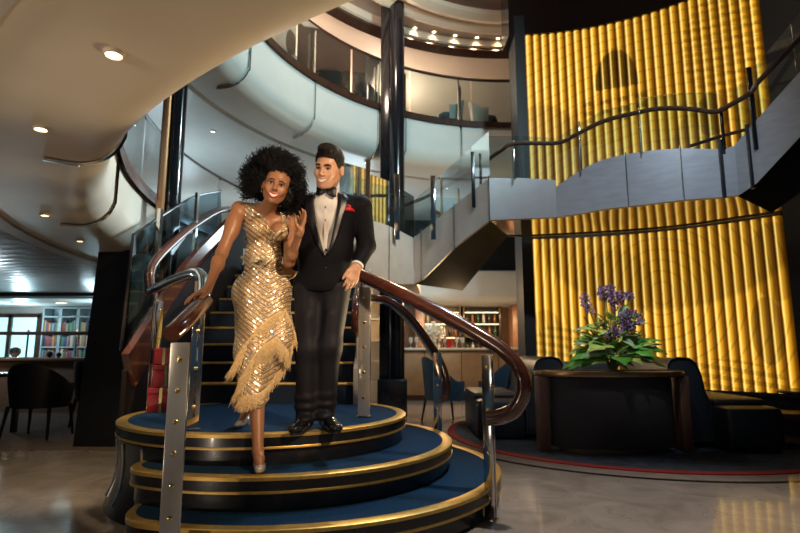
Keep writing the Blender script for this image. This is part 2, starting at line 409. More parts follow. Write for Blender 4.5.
# ---- columns
g = MB()
cb = [(-3.46, 5.93), (-2.99, 5.93), (-3.02, 6.05), (-3.44, 6.05)]
ct = [(-3.36, 5.93), (-3.01, 5.93), (-3.04, 6.05), (-3.34, 6.05)]
g.loft([[Vector((*p, 0)) for p in cb], [Vector((*p, 2.12)) for p in ct]]); S('column_lounge', g, mat('black_cladding', (.007, .008, .012), .5, spec=.3))
g = MB().box((-3.06, 6.27, 1.06), (.26, .26, 2.12), bev=.03)
for z in (.75, 1.05, 1.35, 1.65, 1.92): g.cyl((-2.985, 6.145, z), (-2.985, 6.13, z), .011, n=10)
S('column_cream', g, M['cream'])
S('column_black', MB().cyl((-2.53, 5.86, 0), (-2.53, 5.86, 4.26), .075, n=28), M['colblack'])
S('column_copper', MB().cyl((-2.655, 5.84, 0), (-2.655, 5.84, 4.26), .055, n=24), M['copper'])
g = MB().box((-.22, 8.80, 3.5), (.22, .34, 7.0), bev=.015).cyl((-.06, 8.66, 0), (-.06, 8.66, 7.0), .135, n=32)
S('column_atrium', g, M['colblack'])
S('column_plinth_trim', MB().box((-.12, 8.72, .28), (.46, .46, .56), bev=.01), M['riser'])
# ---- bar end: low balcony fascia and its dark recess
g = MB(); prof = [(1.02+.9, 2.80), (1.02+.9, 2.2)]
pr = [(11.9, 2.72), (11.9, 2.25)]+[(12.12+.22*math.cos(math.radians(a)), 2.24+.22*math.sin(math.radians(a))) for a in range(190, 271, 10)]+[(13.5, 2.02), (13.5, 2.75), (11.95, 2.75)]
g.loft([[Vector((x, p[0], p[1])) for p in pr] for x in (.35, 2.95)]); S('wall_bar_balcony', g, M['white'])
S('wall_bar_upper', MB().box((1.6, 13.4, 3.5), (5.2, .1, 1.5)), M['blackmatte'])
S('wall_bar', MB().box((1.6, 13.35, 1.0), (4.6, .1, 2.05)), M['woodpanel'])
g = MB()
for x, wd in ((2.78, .46), (.45, .2)): g.box((x, 12.5, 1.0), (wd, .5, 2.0), bev=.01)
S('pillar_bar', g, M['woodpanel'])
# dark surround of the tall light screen
def circ3(a, b, c):
    ax, ay, bx, by, cx, cy = *a, *b, *c
    d = 2*(ax*(by-cy)+bx*(cy-ay)+cx*(ay-by))
    ux = ((ax*ax+ay*ay)*(by-cy)+(bx*bx+by*by)*(cy-ay)+(cx*cx+cy*cy)*(ay-by))/d
    uy = ((ax*ax+ay*ay)*(cx-bx)+(bx*bx+by*by)*(ax-cx)+(cx*cx+cy*cy)*(bx-ax))/d
    return (ux, uy), math.hypot(ax-ux, ay-uy)
SCc, SCr = circ3((1.99, 8.0), (3.72, 7.44), (4.72, 6.5))
SA0 = math.degrees(math.atan2(8.0-SCc[1], 1.99-SCc[0])); SA1 = math.degrees(math.atan2(6.5-SCc[1], 4.72-SCc[0]))
def arcslab(r0, r1, a0, a1, z0, z1, n=40):
    A = arc(SCc, r0, a0, a1, n); B = arc(SCc, r1, a0, a1, n)
    g = MB(); rings = [[Vector((*A[i].xy, z0)) if False else Vector((A[i][0], A[i][1], z0)), Vector((B[i][0], B[i][1], z0)), Vector((B[i][0], B[i][1], z1)), Vector((A[i][0], A[i][1], z1))] for i in range(n+1)]
    return g.loft(rings)
S('wall_screen_base', arcslab(SCr-.02, SCr+.5, SA0+2, SA1-14, 0, .50), M['blackmatte'])
S('wall_screen_head', arcslab(SCr-.05, SCr+.5, SA0+4, SA1-16, 5.98, 7.0), M['black'])
S('wall_screen_right', arcslab(SCr-.02, SCr+.5, SA1-.2, SA1-16, 0, 6.3), M['blackmatte'])
S('wall_screen_left', arcslab(SCr-.06, SCr+.45, SA0+2.6, SA0+.02, 0, 6.3), M['blackmatte'])
S('wall_screen_back', arcslab(SCr+.22, SCr+.5, SA0+.5, SA1, .5, 5.98), M['blackmatte'])

# ================================================================== THE FLUTED LIGHT SCREEN
def screen_mat():
    m, t, b = nm('backlit_fluted_print'); L = t.links.new
    uv = N(t, 'ShaderNodeUVMap'); sp = N(t, 'ShaderNodeSeparateXYZ'); L(uv.outputs[0], sp.inputs[0])
    def mth(op, a, b_=None, c=None, clamp=False):
        n = N(t, 'ShaderNodeMath', operation=op); n.use_clamp = clamp
        for i, x in enumerate((a, b_, c)):
            if x is None: continue
            if isinstance(x, (int, float)): n.inputs[i].default_value = x
            else: L(x, n.inputs[i])
        return n.outputs[0]
    fr = mth('FRACT', sp.outputs[0])
    # printed picture: soft arches, domes, fine ring lines and a band of hatching
    X_, Z_ = sp.outputs[0], sp.outputs[1]
    def ellm(cx, cz, rx, rz, soft=.06):
        dx = mth('DIVIDE', mth('SUBTRACT', X_, cx), rx); dz = mth('DIVIDE', mth('SUBTRACT', Z_, cz), rz)
        r_ = mth('ADD', mth('MULTIPLY', dx, dx), mth('MULTIPLY', dz, dz))
        n = N(t, 'ShaderNodeMapRange'); n.inputs[1].default_value = 1-soft; n.inputs[2].default_value = 1+soft; n.inputs[3].default_value = 1; n.inputs[4].default_value = 0; L(r_, n.inputs[0]); return n.outputs[0]
    def darken(p, mask, k): return mth('MULTIPLY', p, mth('SUBTRACT', 1.0, mth('MULTIPLY', mask, k)))
    pic = mth('ADD', 1.0, 0.0)
    for e_, k in ((ellm(14.5, 2.62, 13.5, 1.05), .42), (ellm(9.2, 1.9, 4.2, .55), .25), (mth('MULTIPLY', ellm(10.8, 4.93, 2.5, .62), mth('GREATER_THAN', Z_, 4.93)), .80), (ellm(11, 4.2, 7.6, .66), .20), (ellm(20.5, 4.2, 1.6, .30), .5), (ellm(17.5, 5.4, 7, 1.0), .22), (ellm(21.5, 3.6, 5.5, .9), .34), (ellm(2, 3.8, 5, 1.0), .40), (ellm(23.8, 1.25, 1.5, .42), .45), (ellm(25, 2.1, 2.2, .5), .35), (ellm(1.2, 1.1, 2.4, .5), .3)):
        pic = darken(pic, e_, k)
    wv = N(t, 'ShaderNodeTexWave', wave_type='RINGS', rings_direction='SPHERICAL'); wv.inputs['Scale'].default_value = 2.2; wv.inputs['Distortion'].default_value = 3.0; wv.inputs['Detail'].default_value = 1; wv.inputs['Detail Scale'].default_value = .6
    mp2 = N(t, 'ShaderNodeMapping'); mp2.inputs['Scale'].default_value = (.12, .9, 1); mp2.inputs['Location'].default_value = (-1.7, -1.6, 0); L(uv.outputs[0], mp2.inputs[0]); L(mp2.outputs[0], wv.inputs['Vector'])
    ln = N(t, 'ShaderNodeMapRange'); ln.inputs[1].default_value = .02; ln.inputs[2].default_value = .10; ln.inputs[3].default_value = .68; ln.inputs[4].default_value = 1; L(wv.outputs['Fac'], ln.inputs[0])
    hz = mth('SINE', mth('ADD', mth('MULTIPLY', Z_, 52.0), mth('MULTIPLY', X_, .9)))
    hm = mth('MAXIMUM', mth('MAXIMUM', ellm(3.0, .85, 4.0, .55), ellm(19, .62, 6, .28)), ellm(22.5, 5.2, 4.5, .8))
    pic = mth('MULTIPLY', mth('MULTIPLY', pic, ln.outputs[0]), mth('SUBTRACT', 1.0, mth('MULTIPLY', mth('MULTIPLY', mth('GREATER_THAN', hz, .1), hm), .38)))
    wn = mth('MULTIPLY', mth('MULTIPLY', mth('GREATER_THAN', mth('FRACT', mth('MULTIPLY', Z_, 6.5)), .55), mth('GREATER_THAN', mth('FRACT', mth('MULTIPLY', X_, .5)), .4)), ellm(10.5, 4.62, 4.6, .24))
    pic = darken(pic, wn, .6)
    # flute highlight and groove shade painted into the emission colour; the print is densest off the core
    r = N(t, 'ShaderNodeValToRGB'); e = r.color_ramp.elements; r.color_ramp.interpolation = 'EASE'
    e[0].position = 0; e[0].color = (.05, .014, .0005, 1); e[1].position = 1; e[1].color = (.05, .014, .0005, 1)
    for p, c in ((.10, (.26, .10, .003)), (.18, (.86, .44, .03)), (.25, (1.0, .80, .30)), (.34, (1.0, .66, .12)), (.46, (.78, .38, .02)), (.64, (.52, .215, .007)), (.78, (.20, .075, .002)), (.90, (.10, .034, .001))):
        x = e.new(p); x.color = (*c, 1)
    L(fr, r.inputs[0])
    core = N(t, 'ShaderNodeMapRange'); core.inputs[1].default_value = .04; core.inputs[2].default_value = .12; core.inputs[3].default_value = .35; core.inputs[4].default_value = 1
    L(mth('ABSOLUTE', mth('SUBTRACT', fr, .31)), core.inputs[0])
    pm = mth('SUBTRACT', 1.0, mth('MULTIPLY', core.outputs[0], mth('SUBTRACT', 1.0, pic)))
    sc = N(t, 'ShaderNodeVectorMath', operation='SCALE'); L(r.outputs[0], sc.inputs[0]); L(pm, sc.inputs['Scale'])
    L(sc.outputs[0], b.inputs['Emission Color']); b.inputs['Emission Strength'].default_value = 1.2
    b.inputs['Base Color'].default_value = (.10, .05, .01, 1); b.inputs['Roughness'].default_value = .3
    return m
M['screen'] = screen_mat()
def make_screen():
    NF = 26; per = 6; z0, z1 = .5, 5.98
    root = thing('light_screen', 'tall curved amber backlit screen of vertical fluted tubes behind the sofas', 'light screen', (3.6, 7.3, 0))
    def panel(za, zb, name):
        n = NF*per; vs = []; uvs = []
        zs = [za, zb]
        for i in range(n+1):
            f = i/n; a = math.radians(SA0+(SA1-SA0)*f); ph = (i % per)/per
            rr = SCr+.02-.045*math.sin(PI*ph)
            for z in zs: vs.append((SCc[0]+rr*math.cos(a), SCc[1]+rr*math.sin(a), z)); uvs.append((f*NF, z))
        fs = [(2*i, 2*i+2, 2*i+3, 2*i+1) for i in range(n)]
        g = MB(); g.add(vs, fs); o = g.build(name, M['screen'], root, angle=60, recalc=False)
        ul = o.data.uv_layers.new(name='UVMap')
        for lp in o.data.loops: ul.data[lp.index].uv = uvs[lp.vertex_index]
        return o
    panel(.5, 2.66, 'lower_panel'); panel(2.72, 5.98, 'upper_panel')
    arcslab(SCr-.04, SCr+.03, SA0, SA1, 2.66, 2.72).build('divider_rail', M['wooddark'], root)
    arcslab(SCr-.05, SCr+.03, SA0, SA1, .45, .50).build('bottom_rail', M['blackmatte'], root)
make_screen()

# ---- chrome rods that run down the fascias and curl under them
def jrod(a, R, ztop, zr, rr, Rin, zb, label_n, CA=CA):
    c, s_ = math.cos(math.radians(a)), math.sin(math.radians(a))
    pr = [(R-.012, ztop), (R-.012, zr)]+[(R+rr-.012+rr*math.cos(math.radians(t)), zr+rr*math.sin(math.radians(t))-.01) for t in (195, 215, 235, 255, 270)]+[(Rin, zb)]
    P = [Vector((CA[0]+r*c, CA[1]+r*s_, z)) for r, z in pr]
    nrm = Vector((-s_, c, 0))
    g = MB().tube(cr(P, 5), .012, 6, prof=[(-.022, -.008), (.022, -.008), (.022, .008), (-.022, .008)], up=None)
    return S('trim_%d' % label_n, g, M['chrome'])
n_ = 4
for a in (103, 119, 127, 147, 170): jrod(a, 3.95, 5.9, 4.58, .30, 4.36, 4.262, n_); n_ += 1
for a in (201, 217.5, 246, 185, 170): jrod(a, 6.07, 2.85, 2.37, .27, 6.46, 2.088, n_, CP); n_ += 1

# ---- recessed downlights in the ceilings
def downlight(p, r, label, group, m='lamp', power=0, col=WARM, tilt=None):
    o = thing('downlight', label, 'ceiling light', p, group=group)
    MB().lathe(p, [(r*1.3, .004), (r*1.3, -.010), (r*1.02, -.014), (r, .0)], 20).build('trim_ring', M['cream'], o)
    MB().lathe(p, [(r, -.004), (r*.6, -.007), (.002, -.007)], 20).build('lens', M[m], o)
    if power:
        light('SPOT', 'downlight_beam', (p[0], p[1], p[2]-.03), (p[0], p[1], 0), power, col, .04, spot=110, blend=.6)
    return o
for (u, v, lab) in ((114, 52, 'nearest round downlight in the cream curved ceiling'), (41, 127, 'round downlight in the cream ceiling, second from the front'), (45, 214, 'round downlight in the cream ceiling near its wooden rim'), (80, 240, 'round downlight in the cream ceiling by the black pillar')):
    p = atz(u, v, 2.10); downlight((p.x, p.y, 2.098), .028, lab, 'downlights in the cream soffit', power=5)
p = atz(213, 131, 4.24); downlight((p.x, p.y, 4.238), .035, 'small cool downlight under the upper gallery above the stair', 'downlights under the gallery', 'lampcool')
for i, u in enumerate((415, 434, 455, 477, 498)):
    v = (27.5, 31.5, 35, 37, 38)[i]; p = atz(u, v, 7.0)
    lab = ('leftmost of five small lamps in the gallery ceiling beside the black column', 'second from the left of five small lamps in the gallery ceiling', 'middle one of five small lamps in the gallery ceiling', 'second from the right of five small lamps in the gallery ceiling', 'rightmost of five small lamps in the gallery ceiling by the amber screen')[i]
    downlight((p.x, p.y, 6.998), .036, lab, 'lamps in the gallery ceiling', power=14)
for i, (u, v) in enumerate(((18, 317), (60, 314))):
    p = at(u, v, 11.9 if i else 12.0); downlight((p.x, p.y, 2.028), .12, ('round lamp in the library ceiling over the window', 'round lamp in the library ceiling over the bookcase')[i], 'library ceiling lamps', power=10)
M['woodmatte'] = mat('dark_side_panel', (.014, .009, .009), .7, spec=.2)
# ================================================================== THE ROUND STEPS
C1 = Vector((-1.005, 4.28)); TIERS = [((-1.005, 4.28), 1.05, .54), ((-.87, 4.24), 1.26, .36), ((-.755, 4.20), 1.485, .18)]
def rad_at(th, c, R):
    d = Vector((math.cos(th), math.sin(th))); o = Vector(c)-C1; bq = o.dot(d)
    return bq+math.sqrt(max(0, R*R-o.dot(o)+bq*bq))
def ss(a, b, x):
    t = min(1, max(0, (x-a)/(b-a))); return t*t*(3-2*t)
def outline(k, ins=0, n=240):
    pts = []
    for i in range(n):
        deg = 360*i/n; th = math.radians(deg)
        r1 = TIERS[0][1]
        if k == 0: r = r1-ins
        else:
            rk = rad_at(th, TIERS[k][0], TIERS[k][1])
            d = deg if deg > 180 else deg+360
            t0 = min(1, max(0, (d-237.5-9*(k-1))/13)); t1 = min(1, max(0, (430-d)/18))
            f = math.sqrt(1-(1-t0)**2)*math.sqrt(1-(1-t1)**2)
            r = (r1-.06)+(rk-r1+.06)*f-ins
            if f <= 0: r = r1-.06-ins*.2
        pts.append(C1+Vector((math.cos(th), math.sin(th)))*r)
    return pts
plat = thing('stepped_platform', 'round blue-carpeted platform of three crescent steps with brass nosings', 'steps', (C1.x, C1.y, 0))
for k in range(3):
    z = TIERS[k][2]; t = .082
    
    g = MB(); g.prism(outline(k, .004), z-t+.004, z-.006)
    st = g.build('step', M['riser'], plat)
    MB().prism(outline(k, .071), z-.006, z+.003).build('carpet', M['carpet'], st)
    def rim(name, zt, zb, wd):
        O = outline(k, 0); I = outline(k, wd)
        g = MB(); rings = []
        for p, q in zip(O, I): rings.append([Vector((q.x, q.y, zt)), Vector((p.x-(p.x-q.x)*.08, p.y-(p.y-q.y)*.08, zt)), Vector((p.x, p.y, zt-.004)), Vector((p.x, p.y, zb)), Vector((q.x, q.y, zb))])
        g.loft(rings, caps=False, ring_closed=True); return g.build(name, M['brass'], st)
    rim('nosing', z+.006, z-.016, .072); rim('lower_nosing', z-t+.014, z-t, .02)
    MB().prism(outline(k, .035), z-.18, z-t+.006).build('riser', M['riser'], plat)
# glossy flared skirt round the back left of the platform
g = MB(); rings = []
for i in range(41):
    a = math.radians(100+(252-100)*i/40); d = Vector((math.cos(a), math.sin(a)))
    rings.append([Vector((*(C1+d*r), z)) for r, z in ((1.0, .47), (1.03, .44), (1.02, .30), (1.03, .16), (1.07, .06), (1.09, .0), (1.0, .0))])
g.loft(rings, caps=True); g.build('skirt', M['riser'], plat)
for a in (206, 222, 237):
    d = Vector((math.cos(math.radians(a)), math.sin(math.radians(a))))
    MB().tube(cr([Vector((*(C1+d*r), z)) for r, z in ((1.036, .43), (1.026, .30), (1.036, .16), (1.076, .06))], 4), .008, 6).build('skirt_strip', M['chrome'], plat)

# ================================================================== THE STAIR BEHIND
stair = thing('staircase', 'straight dark-carpeted staircase with brass nosings rising behind the couple', 'staircase', (-1.28, 5.0, .54))
X0, X1 = -2.16, -.42; NT = 9
for k in range(NT):
    y = 5.04+.28*k; z = .54+.18*(k+1)
    tr = MB().box(((X0+X1)/2, y+.15, z-.09), (X1-X0, .30, .18)).build('tread', mat('stair_carpet_navy', (.006, .014, .032), .95, noise=.3, nscale=60) if k == 0 else bpy.data.materials['stair_carpet_navy'], stair)
    MB().box(((X0+X1)/2, y+.014, z-.004), (X1-X0, .05, .024), bev=.005).build('nosing', M['brass'], tr)
def stringer(x, name):
    g = MB(); prof = [(4.9, .54), (4.9, .86), (7.6, 2.60), (8.0, 2.60), (8.0, 1.86), (7.2, 1.86), (5.2, .54)]
    g.loft([[Vector((x-.03, p[0], p[1])) for p in prof], [Vector((x+.03, p[0], p[1])) for p in prof]]); return g.build(name, M['beige'], stair)
stringer(X1+.035, 'stringer')
# left side: dark panel with a broad curved mahogany cheek
g = MB(); P = cr([(-2.20, 4.45, .86), (-2.23, 4.8, 1.10), (-2.25, 5.3, 1.50), (-2.27, 6.0, 1.98), (-2.27, 7.5, 2.86)], 6)
g.tube(P, .03, prof=[(-.03, -.16), (.03, -.16), (.03, .16), (-.03, .16)], up=(0, 0, 1)); g.build('cheek_board', M['wood'], stair)
g = MB(); g.slab([[Vector((-2.25, p.y, .0)) for p in P], [Vector((-2.25, p.y, p.z)) for p in P]], (.04, 0, 0)); g.build('side_panel', M['woodmatte'], stair)
land = MB().prism([(-2.3, 7.52), (-.42, 7.52), (-.40, 6.9), (.05, 7.4), (.25, 7.75), (.35, 9.1), (-2.3, 9.1)], 1.94, 2.16).build('landing', M['beige'], stair)
# left hand balustrade of the stair
bal = thing('stair_balustrade', 'curved glass balustrade with mahogany handrail left of the stair', 'balustrade', (-2.28, 5.6, 1.5))
hp = [(-2.10, 4.52, 1.50), (-2.20, 4.72, 1.74), (-2.29, 5.3, 2.06), (-2.37, 6.2, 2.50), (-2.36, 7.0, 2.86), (-2.3, 8.2, 3.15)]
MB().tube(cr(hp, 8), .042, 12).build('handrail', M['wood'], bal)
B = cr([(-2.30, 4.5, 1.02), (-2.32, 5.3, 1.62), (-2.37, 6.2, 2.16), (-2.36, 7.0, 2.62)], 6); T = cr([(-2.33, 4.62, 2.02), (-2.36, 5.4, 2.44), (-2.42, 6.2, 2.82), (-2.40, 7.0, 3.12)], 6)
MB().slab([B, T], (-.012, 0, 0)).build('glass_panel', M['glassdark'], bal)
g = MB().tube(T, .012, 6); g.tube([B[0], T[0]], .012, 6); g.build('edge_trim', M['black'], bal)
for k in (4, 11):
    MB().box((B[k].x+.02, B[k].y, (B[k].z+T[k].z)/2), (.03, .06, T[k].z-B[k].z+.1)).build('post', M['chrome'], bal)
# right stair handrail with its looped end
sr = thing('stair_handrail', 'mahogany handrail with looped end on the right of the stair behind the man', 'handrail', (-.42, 5.0, .72))
MB().tube(cr([(-.40, 7.5, 3.16), (-.40, 6.2, 2.28), (-.40, 5.2, 1.60), (-.40, 4.98, 1.49), (-.40, 4.86, 1.36), (-.40, 4.90, 1.22), (-.40, 5.05, 1.17)], 8), .04, 12).build('handrail', M['wood'], sr)
for y, zz in ((5.06, .72), (6.9, 1.90)): MB().box((-.40, y, zz+.42), (.012, .07, .92)).build('post', M['chromeplate'], sr)

# ================================================================== HANDRAILS OF THE ROUND STEPS
RPROF = [(.048*math.cos(2*PI*i/16), .040*math.sin(2*PI*i/16)) for i in range(16)]
def plate_post(root, x, y, z0, z1, wd, ang, gap=.035, riv=5, th=.010, mats=('chromeplate', 'chrome'), lean=0):
    d = Vector((math.cos(ang), math.sin(ang), 0)); n = Vector((-d.y, d.x, 0))
    for j, s_ in enumerate((-1, 1)):
        c = Vector((x, y, (z0+z1)/2))+n*(gap/2*s_)
        p = MB().box(c, (wd, th, z1-z0), rz=ang, bev=.003).build('post', M[mats[j]], root)
        if s_ == -1:
            for k in range(riv):
                zc = z0+.14+(z1-z0-.22)*k/(riv-1)
                q = c+n*(-th/2)+Vector((0, 0, zc-c.z))
                MB().tube([q+n*.002, q-n*.003, q-n*.006], .012, 12, rads=[.012, .012, .007]).build('rivet', M['gold'], p)
    MB().box((x, y, z0+.006), (wd+.02, gap+.03, .012), rz=ang, bev=.003).build('foot_plate', M['chrome'], root)
def railpts(L): return [at(u, v, Y) for u, v, Y in L]
rr = thing('handrail', 'thick mahogany handrail with big round looped end right of the man', 'handrail', (.2, 3.6, 0))
path = railpts([(356, 272, 3.96), (366, 277, 3.90), (400, 293, 3.76), (440, 313, 3.62), (478, 334, 3.50), (505, 352, 3.42), (521, 372, 3.36), (524, 392, 3.36), (515, 409, 3.39), (502, 416, 3.42), (487, 418, 3.46)])
PP = cr(path, 10)
MB().tube(PP, 1, prof=RPROF, up=(.4, -1, .3)).build('wooden_rail', M['wood'], rr)
MB().tube([p+Vector((.0, .005, -.044)) for p in PP[4:48]], .012, 6).build('underside_strip', M['chrome'], rr)
p0 = atz(364, 417, .545); plate_post(rr, p0.x, p0.y, .545, 1.49, .088, -.12, riv=5)
plate_post(rr, .555, 3.48, .0, 1.0, .065, -.55, riv=4, mats=('chrome', 'chrome'))
rb = thing('handrail', 'slimmer mahogany handrail curving down on the far side of the round steps', 'handrail', (.3, 4.9, 0))
path = railpts([(352, 299, 5.0), (374, 298, 4.97), (392, 302, 4.95), (411, 318, 4.92), (428, 341, 4.88), (440, 361, 4.85), (446, 378, 4.82), (446, 394, 4.82), (441, 400, 4.82)])
PP = cr(path, 8)
MB().tube(PP, .034, 12).build('wooden_rail', M['wood'], rb)
MB().tube([p+Vector((-.028, .0, -.028)) for p in PP[10:50]], .016, 6).build('underside_strip', M['chrome'], rb)
q = at(438, 428, 4.83); plate_post(rb, q.x, q.y, .18, 1.0, .07, 0, riv=4, mats=('chrome', 'chrome'))
lf = thing('handrail', 'mahogany handrail end under the woman\'s hand with a bright riveted post', 'handrail', (-1.1, 2.7, 0))
path = railpts([(171, 334, 2.55), (181, 325, 2.62), (194, 312, 2.78), (204, 301, 2.98)])
PPl = cr(path, 8)
MB().tube(PPl, 1, rads=None, prof=RPROF, up=(0, 0, 1)).build('wooden_rail', M['wood'], lf)
path2 = railpts([(203, 302, 2.96), (204, 290, 3.14), (203, 279, 3.32), (196, 273, 3.5), (180, 277, 3.8), (164, 284, 4.15), (152, 290, 4.45)])
MB().tube(cr(path2, 8), .038, 12).build('rail_return', M['chrome'], lf)
pp = at(181, 343, 2.60); plate_post(lf, pp.x, pp.y, .0, 1.065, .085, .25, gap=.045, riv=7, mats=('chromeplate', 'chrome'))
q = at(204, 300, 3.42); plate_post(lf, -1.27, 3.42, .545, 1.46, .07, .3, riv=4, mats=('chrome', 'chrome'))
q = at(153, 395, 4.42); plate_post(lf, -1.98, 4.42, .545, 1.42, .07, 1.2, riv=4, mats=('chrome', 'chrome'))

# ================================================================== LANDING, UPPER FLIGHT AND BRIDGE
up = thing('stair_bridge', 'grey panelled bridge and upper stair flight curving past the amber screen', 'bridge', (1.9, 6.6, 2.6))
SEQ = [(338, 213.5, 268.5, 6.25), (352, 216, 271, 6.42), (365, 219, 274, 6.6), (389, 226, 283, 7.0), (414, 238, 284, 7.6)]
FL = [(414, 238, 284, 7.6), (423, 230.5, 279, 7.47), (454, 206, 248, 6.98), (490, 178, 220, 6.4)]
BR = [(490, 178, 220, 6.4), (524, 178, 218.5, 6.42), (557, 180, 217, 6.36)]
BC = [(557, 187, 217, 6.36), (580, 172, 213.5, 6.2), (605, 160, 209, 6.05), (640, 152.5, 205, 5.86), (682, 148.5, 200, 5.68), (722, 149, 197, 5.55), (739, 146, 195, 5.5)]
F3 = [(739, 146, 195, 5.5), (757, 126, 183, 5.36), (800, 79, 137, 5.0), (870, 5, 62, 4.5)]
def edges(L, n=6, smooth=True):
    T = [at(u, vt, Y) for u, vt, vb, Y in L]; Bt = [at(u, vb, Y) for u, vt, vb, Y in L]
    for t, b in zip(T, Bt): t.x = b.x
    return (cr(T, n), cr(Bt, n)) if smooth else (T, Bt)
def parapet(L, name, m, smooth=True, d=(.02, .07, 0)):
    T, Bt = edges(L, 6, smooth)
    g = MB(); g.slab([Bt, T], d); return g.build(name, m, up), T, Bt
TOPS = {}; M['greige'] = mat('greige_panel', (.33, .32, .32), .4, noise=.06, nscale=6)
for nm_, L, m, sm in (('landing_parapet', SEQ, M['beige'], True), ('flight_parapet', FL, M['beige'], False), ('bridge_parapet', BR, M['greige'], False), ('curved_parapet', BC, M['steel_panel'], True), ('rising_parapet', F3, M['steel_panel'], False)):
    o, T, Bt = parapet(L, nm_, m, sm); TOPS[nm_] = (T, Bt)
def soff(front, back, m, name, th=.12):
    front = [Vector(p)+Vector((.01, .045, .002)) for p in front]; bk = back
    g = MB(); g.slab([front, bk], (0, 0, th)); return g.build(name, m, up)
def resample(L, n):
    L = [Vector(p) for p in L]; d = [0]
    for a, b in zip(L, L[1:]): d.append(d[-1]+(b-a).length)
    out = []
    for i in range(n):
        s_ = d[-1]*i/(n-1); k = 0
        while k < len(L)-2 and d[k+1] < s_: k += 1
        out.append(L[k].lerp(L[k+1], (s_-d[k])/max(1e-9, d[k+1]-d[k])))
    return out
M['mirror_soffit'] = mat('polished_soffit', (.62, .55, .48), .09, .9)
fb = resample(TOPS['bridge_parapet'][1]+TOPS['curved_parapet'][1], 30); bb = resample(cr([(1.55, 7.6, 2.64), (1.95, 7.56, 2.63), (3.46, 7.03, 2.62), (4.4, 6.22, 2.62)], 10), 30)
soff(fb, bb, M['mirror_soffit'], 'bridge_soffit', .16)
MB().tube([p+Vector((0, 0, .03)) for p in bb], .02, prof=[(-.02, -.045), (.02, -.045), (.02, .045), (-.02, .045)], up=(0, 0, 1)).build('back_edge', M['wooddark'], up)
fb = resample(TOPS['flight_parapet'][1], 12); bb2 = resample([(1.0, 8.6, 1.95), (1.55, 7.6, 2.64)], 12)
soff(fb, bb2, M['woodmatte'], 'flight_soffit')
fb = resample(TOPS['rising_parapet'][1], 12); bb3 = resample([(4.4, 6.22, 2.62), (5.9, 5.2, 3.9)], 12)
soff(fb, bb3, M['black'], 'rising_soffit')
for k in range(5):                                   # treads of the upper flight behind its parapet
    t = (k+.5)/5; a = Vector((.42, 7.5, 2.1)).lerp(Vector((1.12, 6.5, 2.75)), t); b = Vector((1.0, 8.5, 2.1)).lerp(Vector((1.6, 7.6, 2.75)), t)
    MB().box((a+b)/2+Vector((0, 0, .16)), (.30, (b-a).length*.92, .06), rz=math.atan2(b.y-a.y, b.x-a.x)-PI/2).build('tread', bpy.data.materials['stair_carpet_navy'], up)
for L, u in ((SEQ, 389), (FL, 421), (FL, 454), (FL, 489), (BC, 627), (BC, 682), (BC, 722), (F3, 750)):
    us = [q_[0] for q_ in L]; k = max(0, min(len(L)-2, sum(1 for x in us if x <= u)-1)); t = (u-us[k])/(us[k+1]-us[k])
    vt, vb, Y = (L[k][j]+(L[k+1][j]-L[k][j])*t for j in (1, 2, 3))
    wdt = .022 if u in (722, 750) else .008
    a, b = at(u, vt-(9 if u > 720 else 3), Y-.018), at(u, vb+1, Y-.018); b.x = a.x = (a.x+b.x)/2
    MB().tube([a, b], wdt, 8).build('seam_rod', M['chrome'] if wdt < .01 else M['black'], up)
# glass on top of them
gb = thing('glass_balustrade', 'glass balustrade with slim posts and handrail over the landing and bridge', 'balustrade', (1.6, 6.6, 3.0))
def gl(L, h0, h1, name='glass_panel', m='glass', off=.03):
    """panes between successive entries, h metres above the parapet"""
    for (a, b) in zip(L, L[1:]):
        pa, pb = at(a[0], a[1], a[3]), at(b[0], b[1], b[3]); o_ = Vector((.005, off, 0))
        d = (pb-pa)*.012
        MB().slab([[pa+o_+d, pb+o_-d], [pa+o_+d+Vector((0, 0, h0)), pb+o_-d+Vector((0, 0, h0))]], (.004, .012, 0)).build(name, M[m], gb)
gl([SEQ[0], SEQ[1], SEQ[2]], .66, .66); gl([SEQ[2], SEQ[3], SEQ[4]], .62, .62)
gl([FL[0], (433, 223, 0, 7.3)], .56, .56); gl([(433, 223, 0, 7.3), (472, 192, 0, 6.7)], .60, .6)
gl([(472, 192, 0, 6.7), FL[3]], .62, .62); gl(BR, .55, .55)
gl([BC[0], BC[2], BC[3]], .62, .62); gl([BC[3], BC[4], BC[5]], .66, .66); gl([F3[0], F3[1], F3[2], F3[3]], .62, .62)
def post(u, vt, vb, Y, wd, m):
    a, b = at(u, vt, Y), at(u, vb, Y); x = (a.x+b.x)/2
    MB().box((x, Y-.01, (a.z+b.z)/2), (wd, .025, a.z-b.z), bev=.004).build('post', M[m], gb)
post(368, 160, 232, 6.55, .06, 'bronze'); post(397, 174, 240, 7.05, .075, 'chrome'); post(433, 176, 240, 7.22, .07, 'chrome'); post(473, 152, 208, 6.62, .045, 'black'); post(514, 141, 180, 6.36, .02, 'chrome')
post(580, 122, 172, 6.14, .02, 'chrome'); post(752, 68, 150, 5.34, .05, 'black'); post(722, 108, 150, 5.5, .03, 'black'); post(640, 108, 154, 5.8, .012, 'chrome')
hr = railpts([(350, 226, 6.9), (371, 217, 7.5), (419, 200, 7.9), (445, 187, 7.5), (471, 172, 6.9), (500, 151, 6.4), (515, 143.5, 6.3), (557, 143, 6.25), (575, 135, 6.15), (604, 121, 5.98), (640, 112, 5.8), (662, 108.5, 5.7), (690, 109, 5.6), (715, 112, 5.48), (730, 105, 5.4), (750, 93, 5.3), (760, 80, 5.2), (800, 38, 4.95), (850, -15, 4.6)])
MB().tube(cr(hr, 6), .026, 10).build('handrail', M['wooddark'], gb)
hr = railpts([(690, 146, 5.75), (722, 136, 5.6), (752, 128, 5.45)])
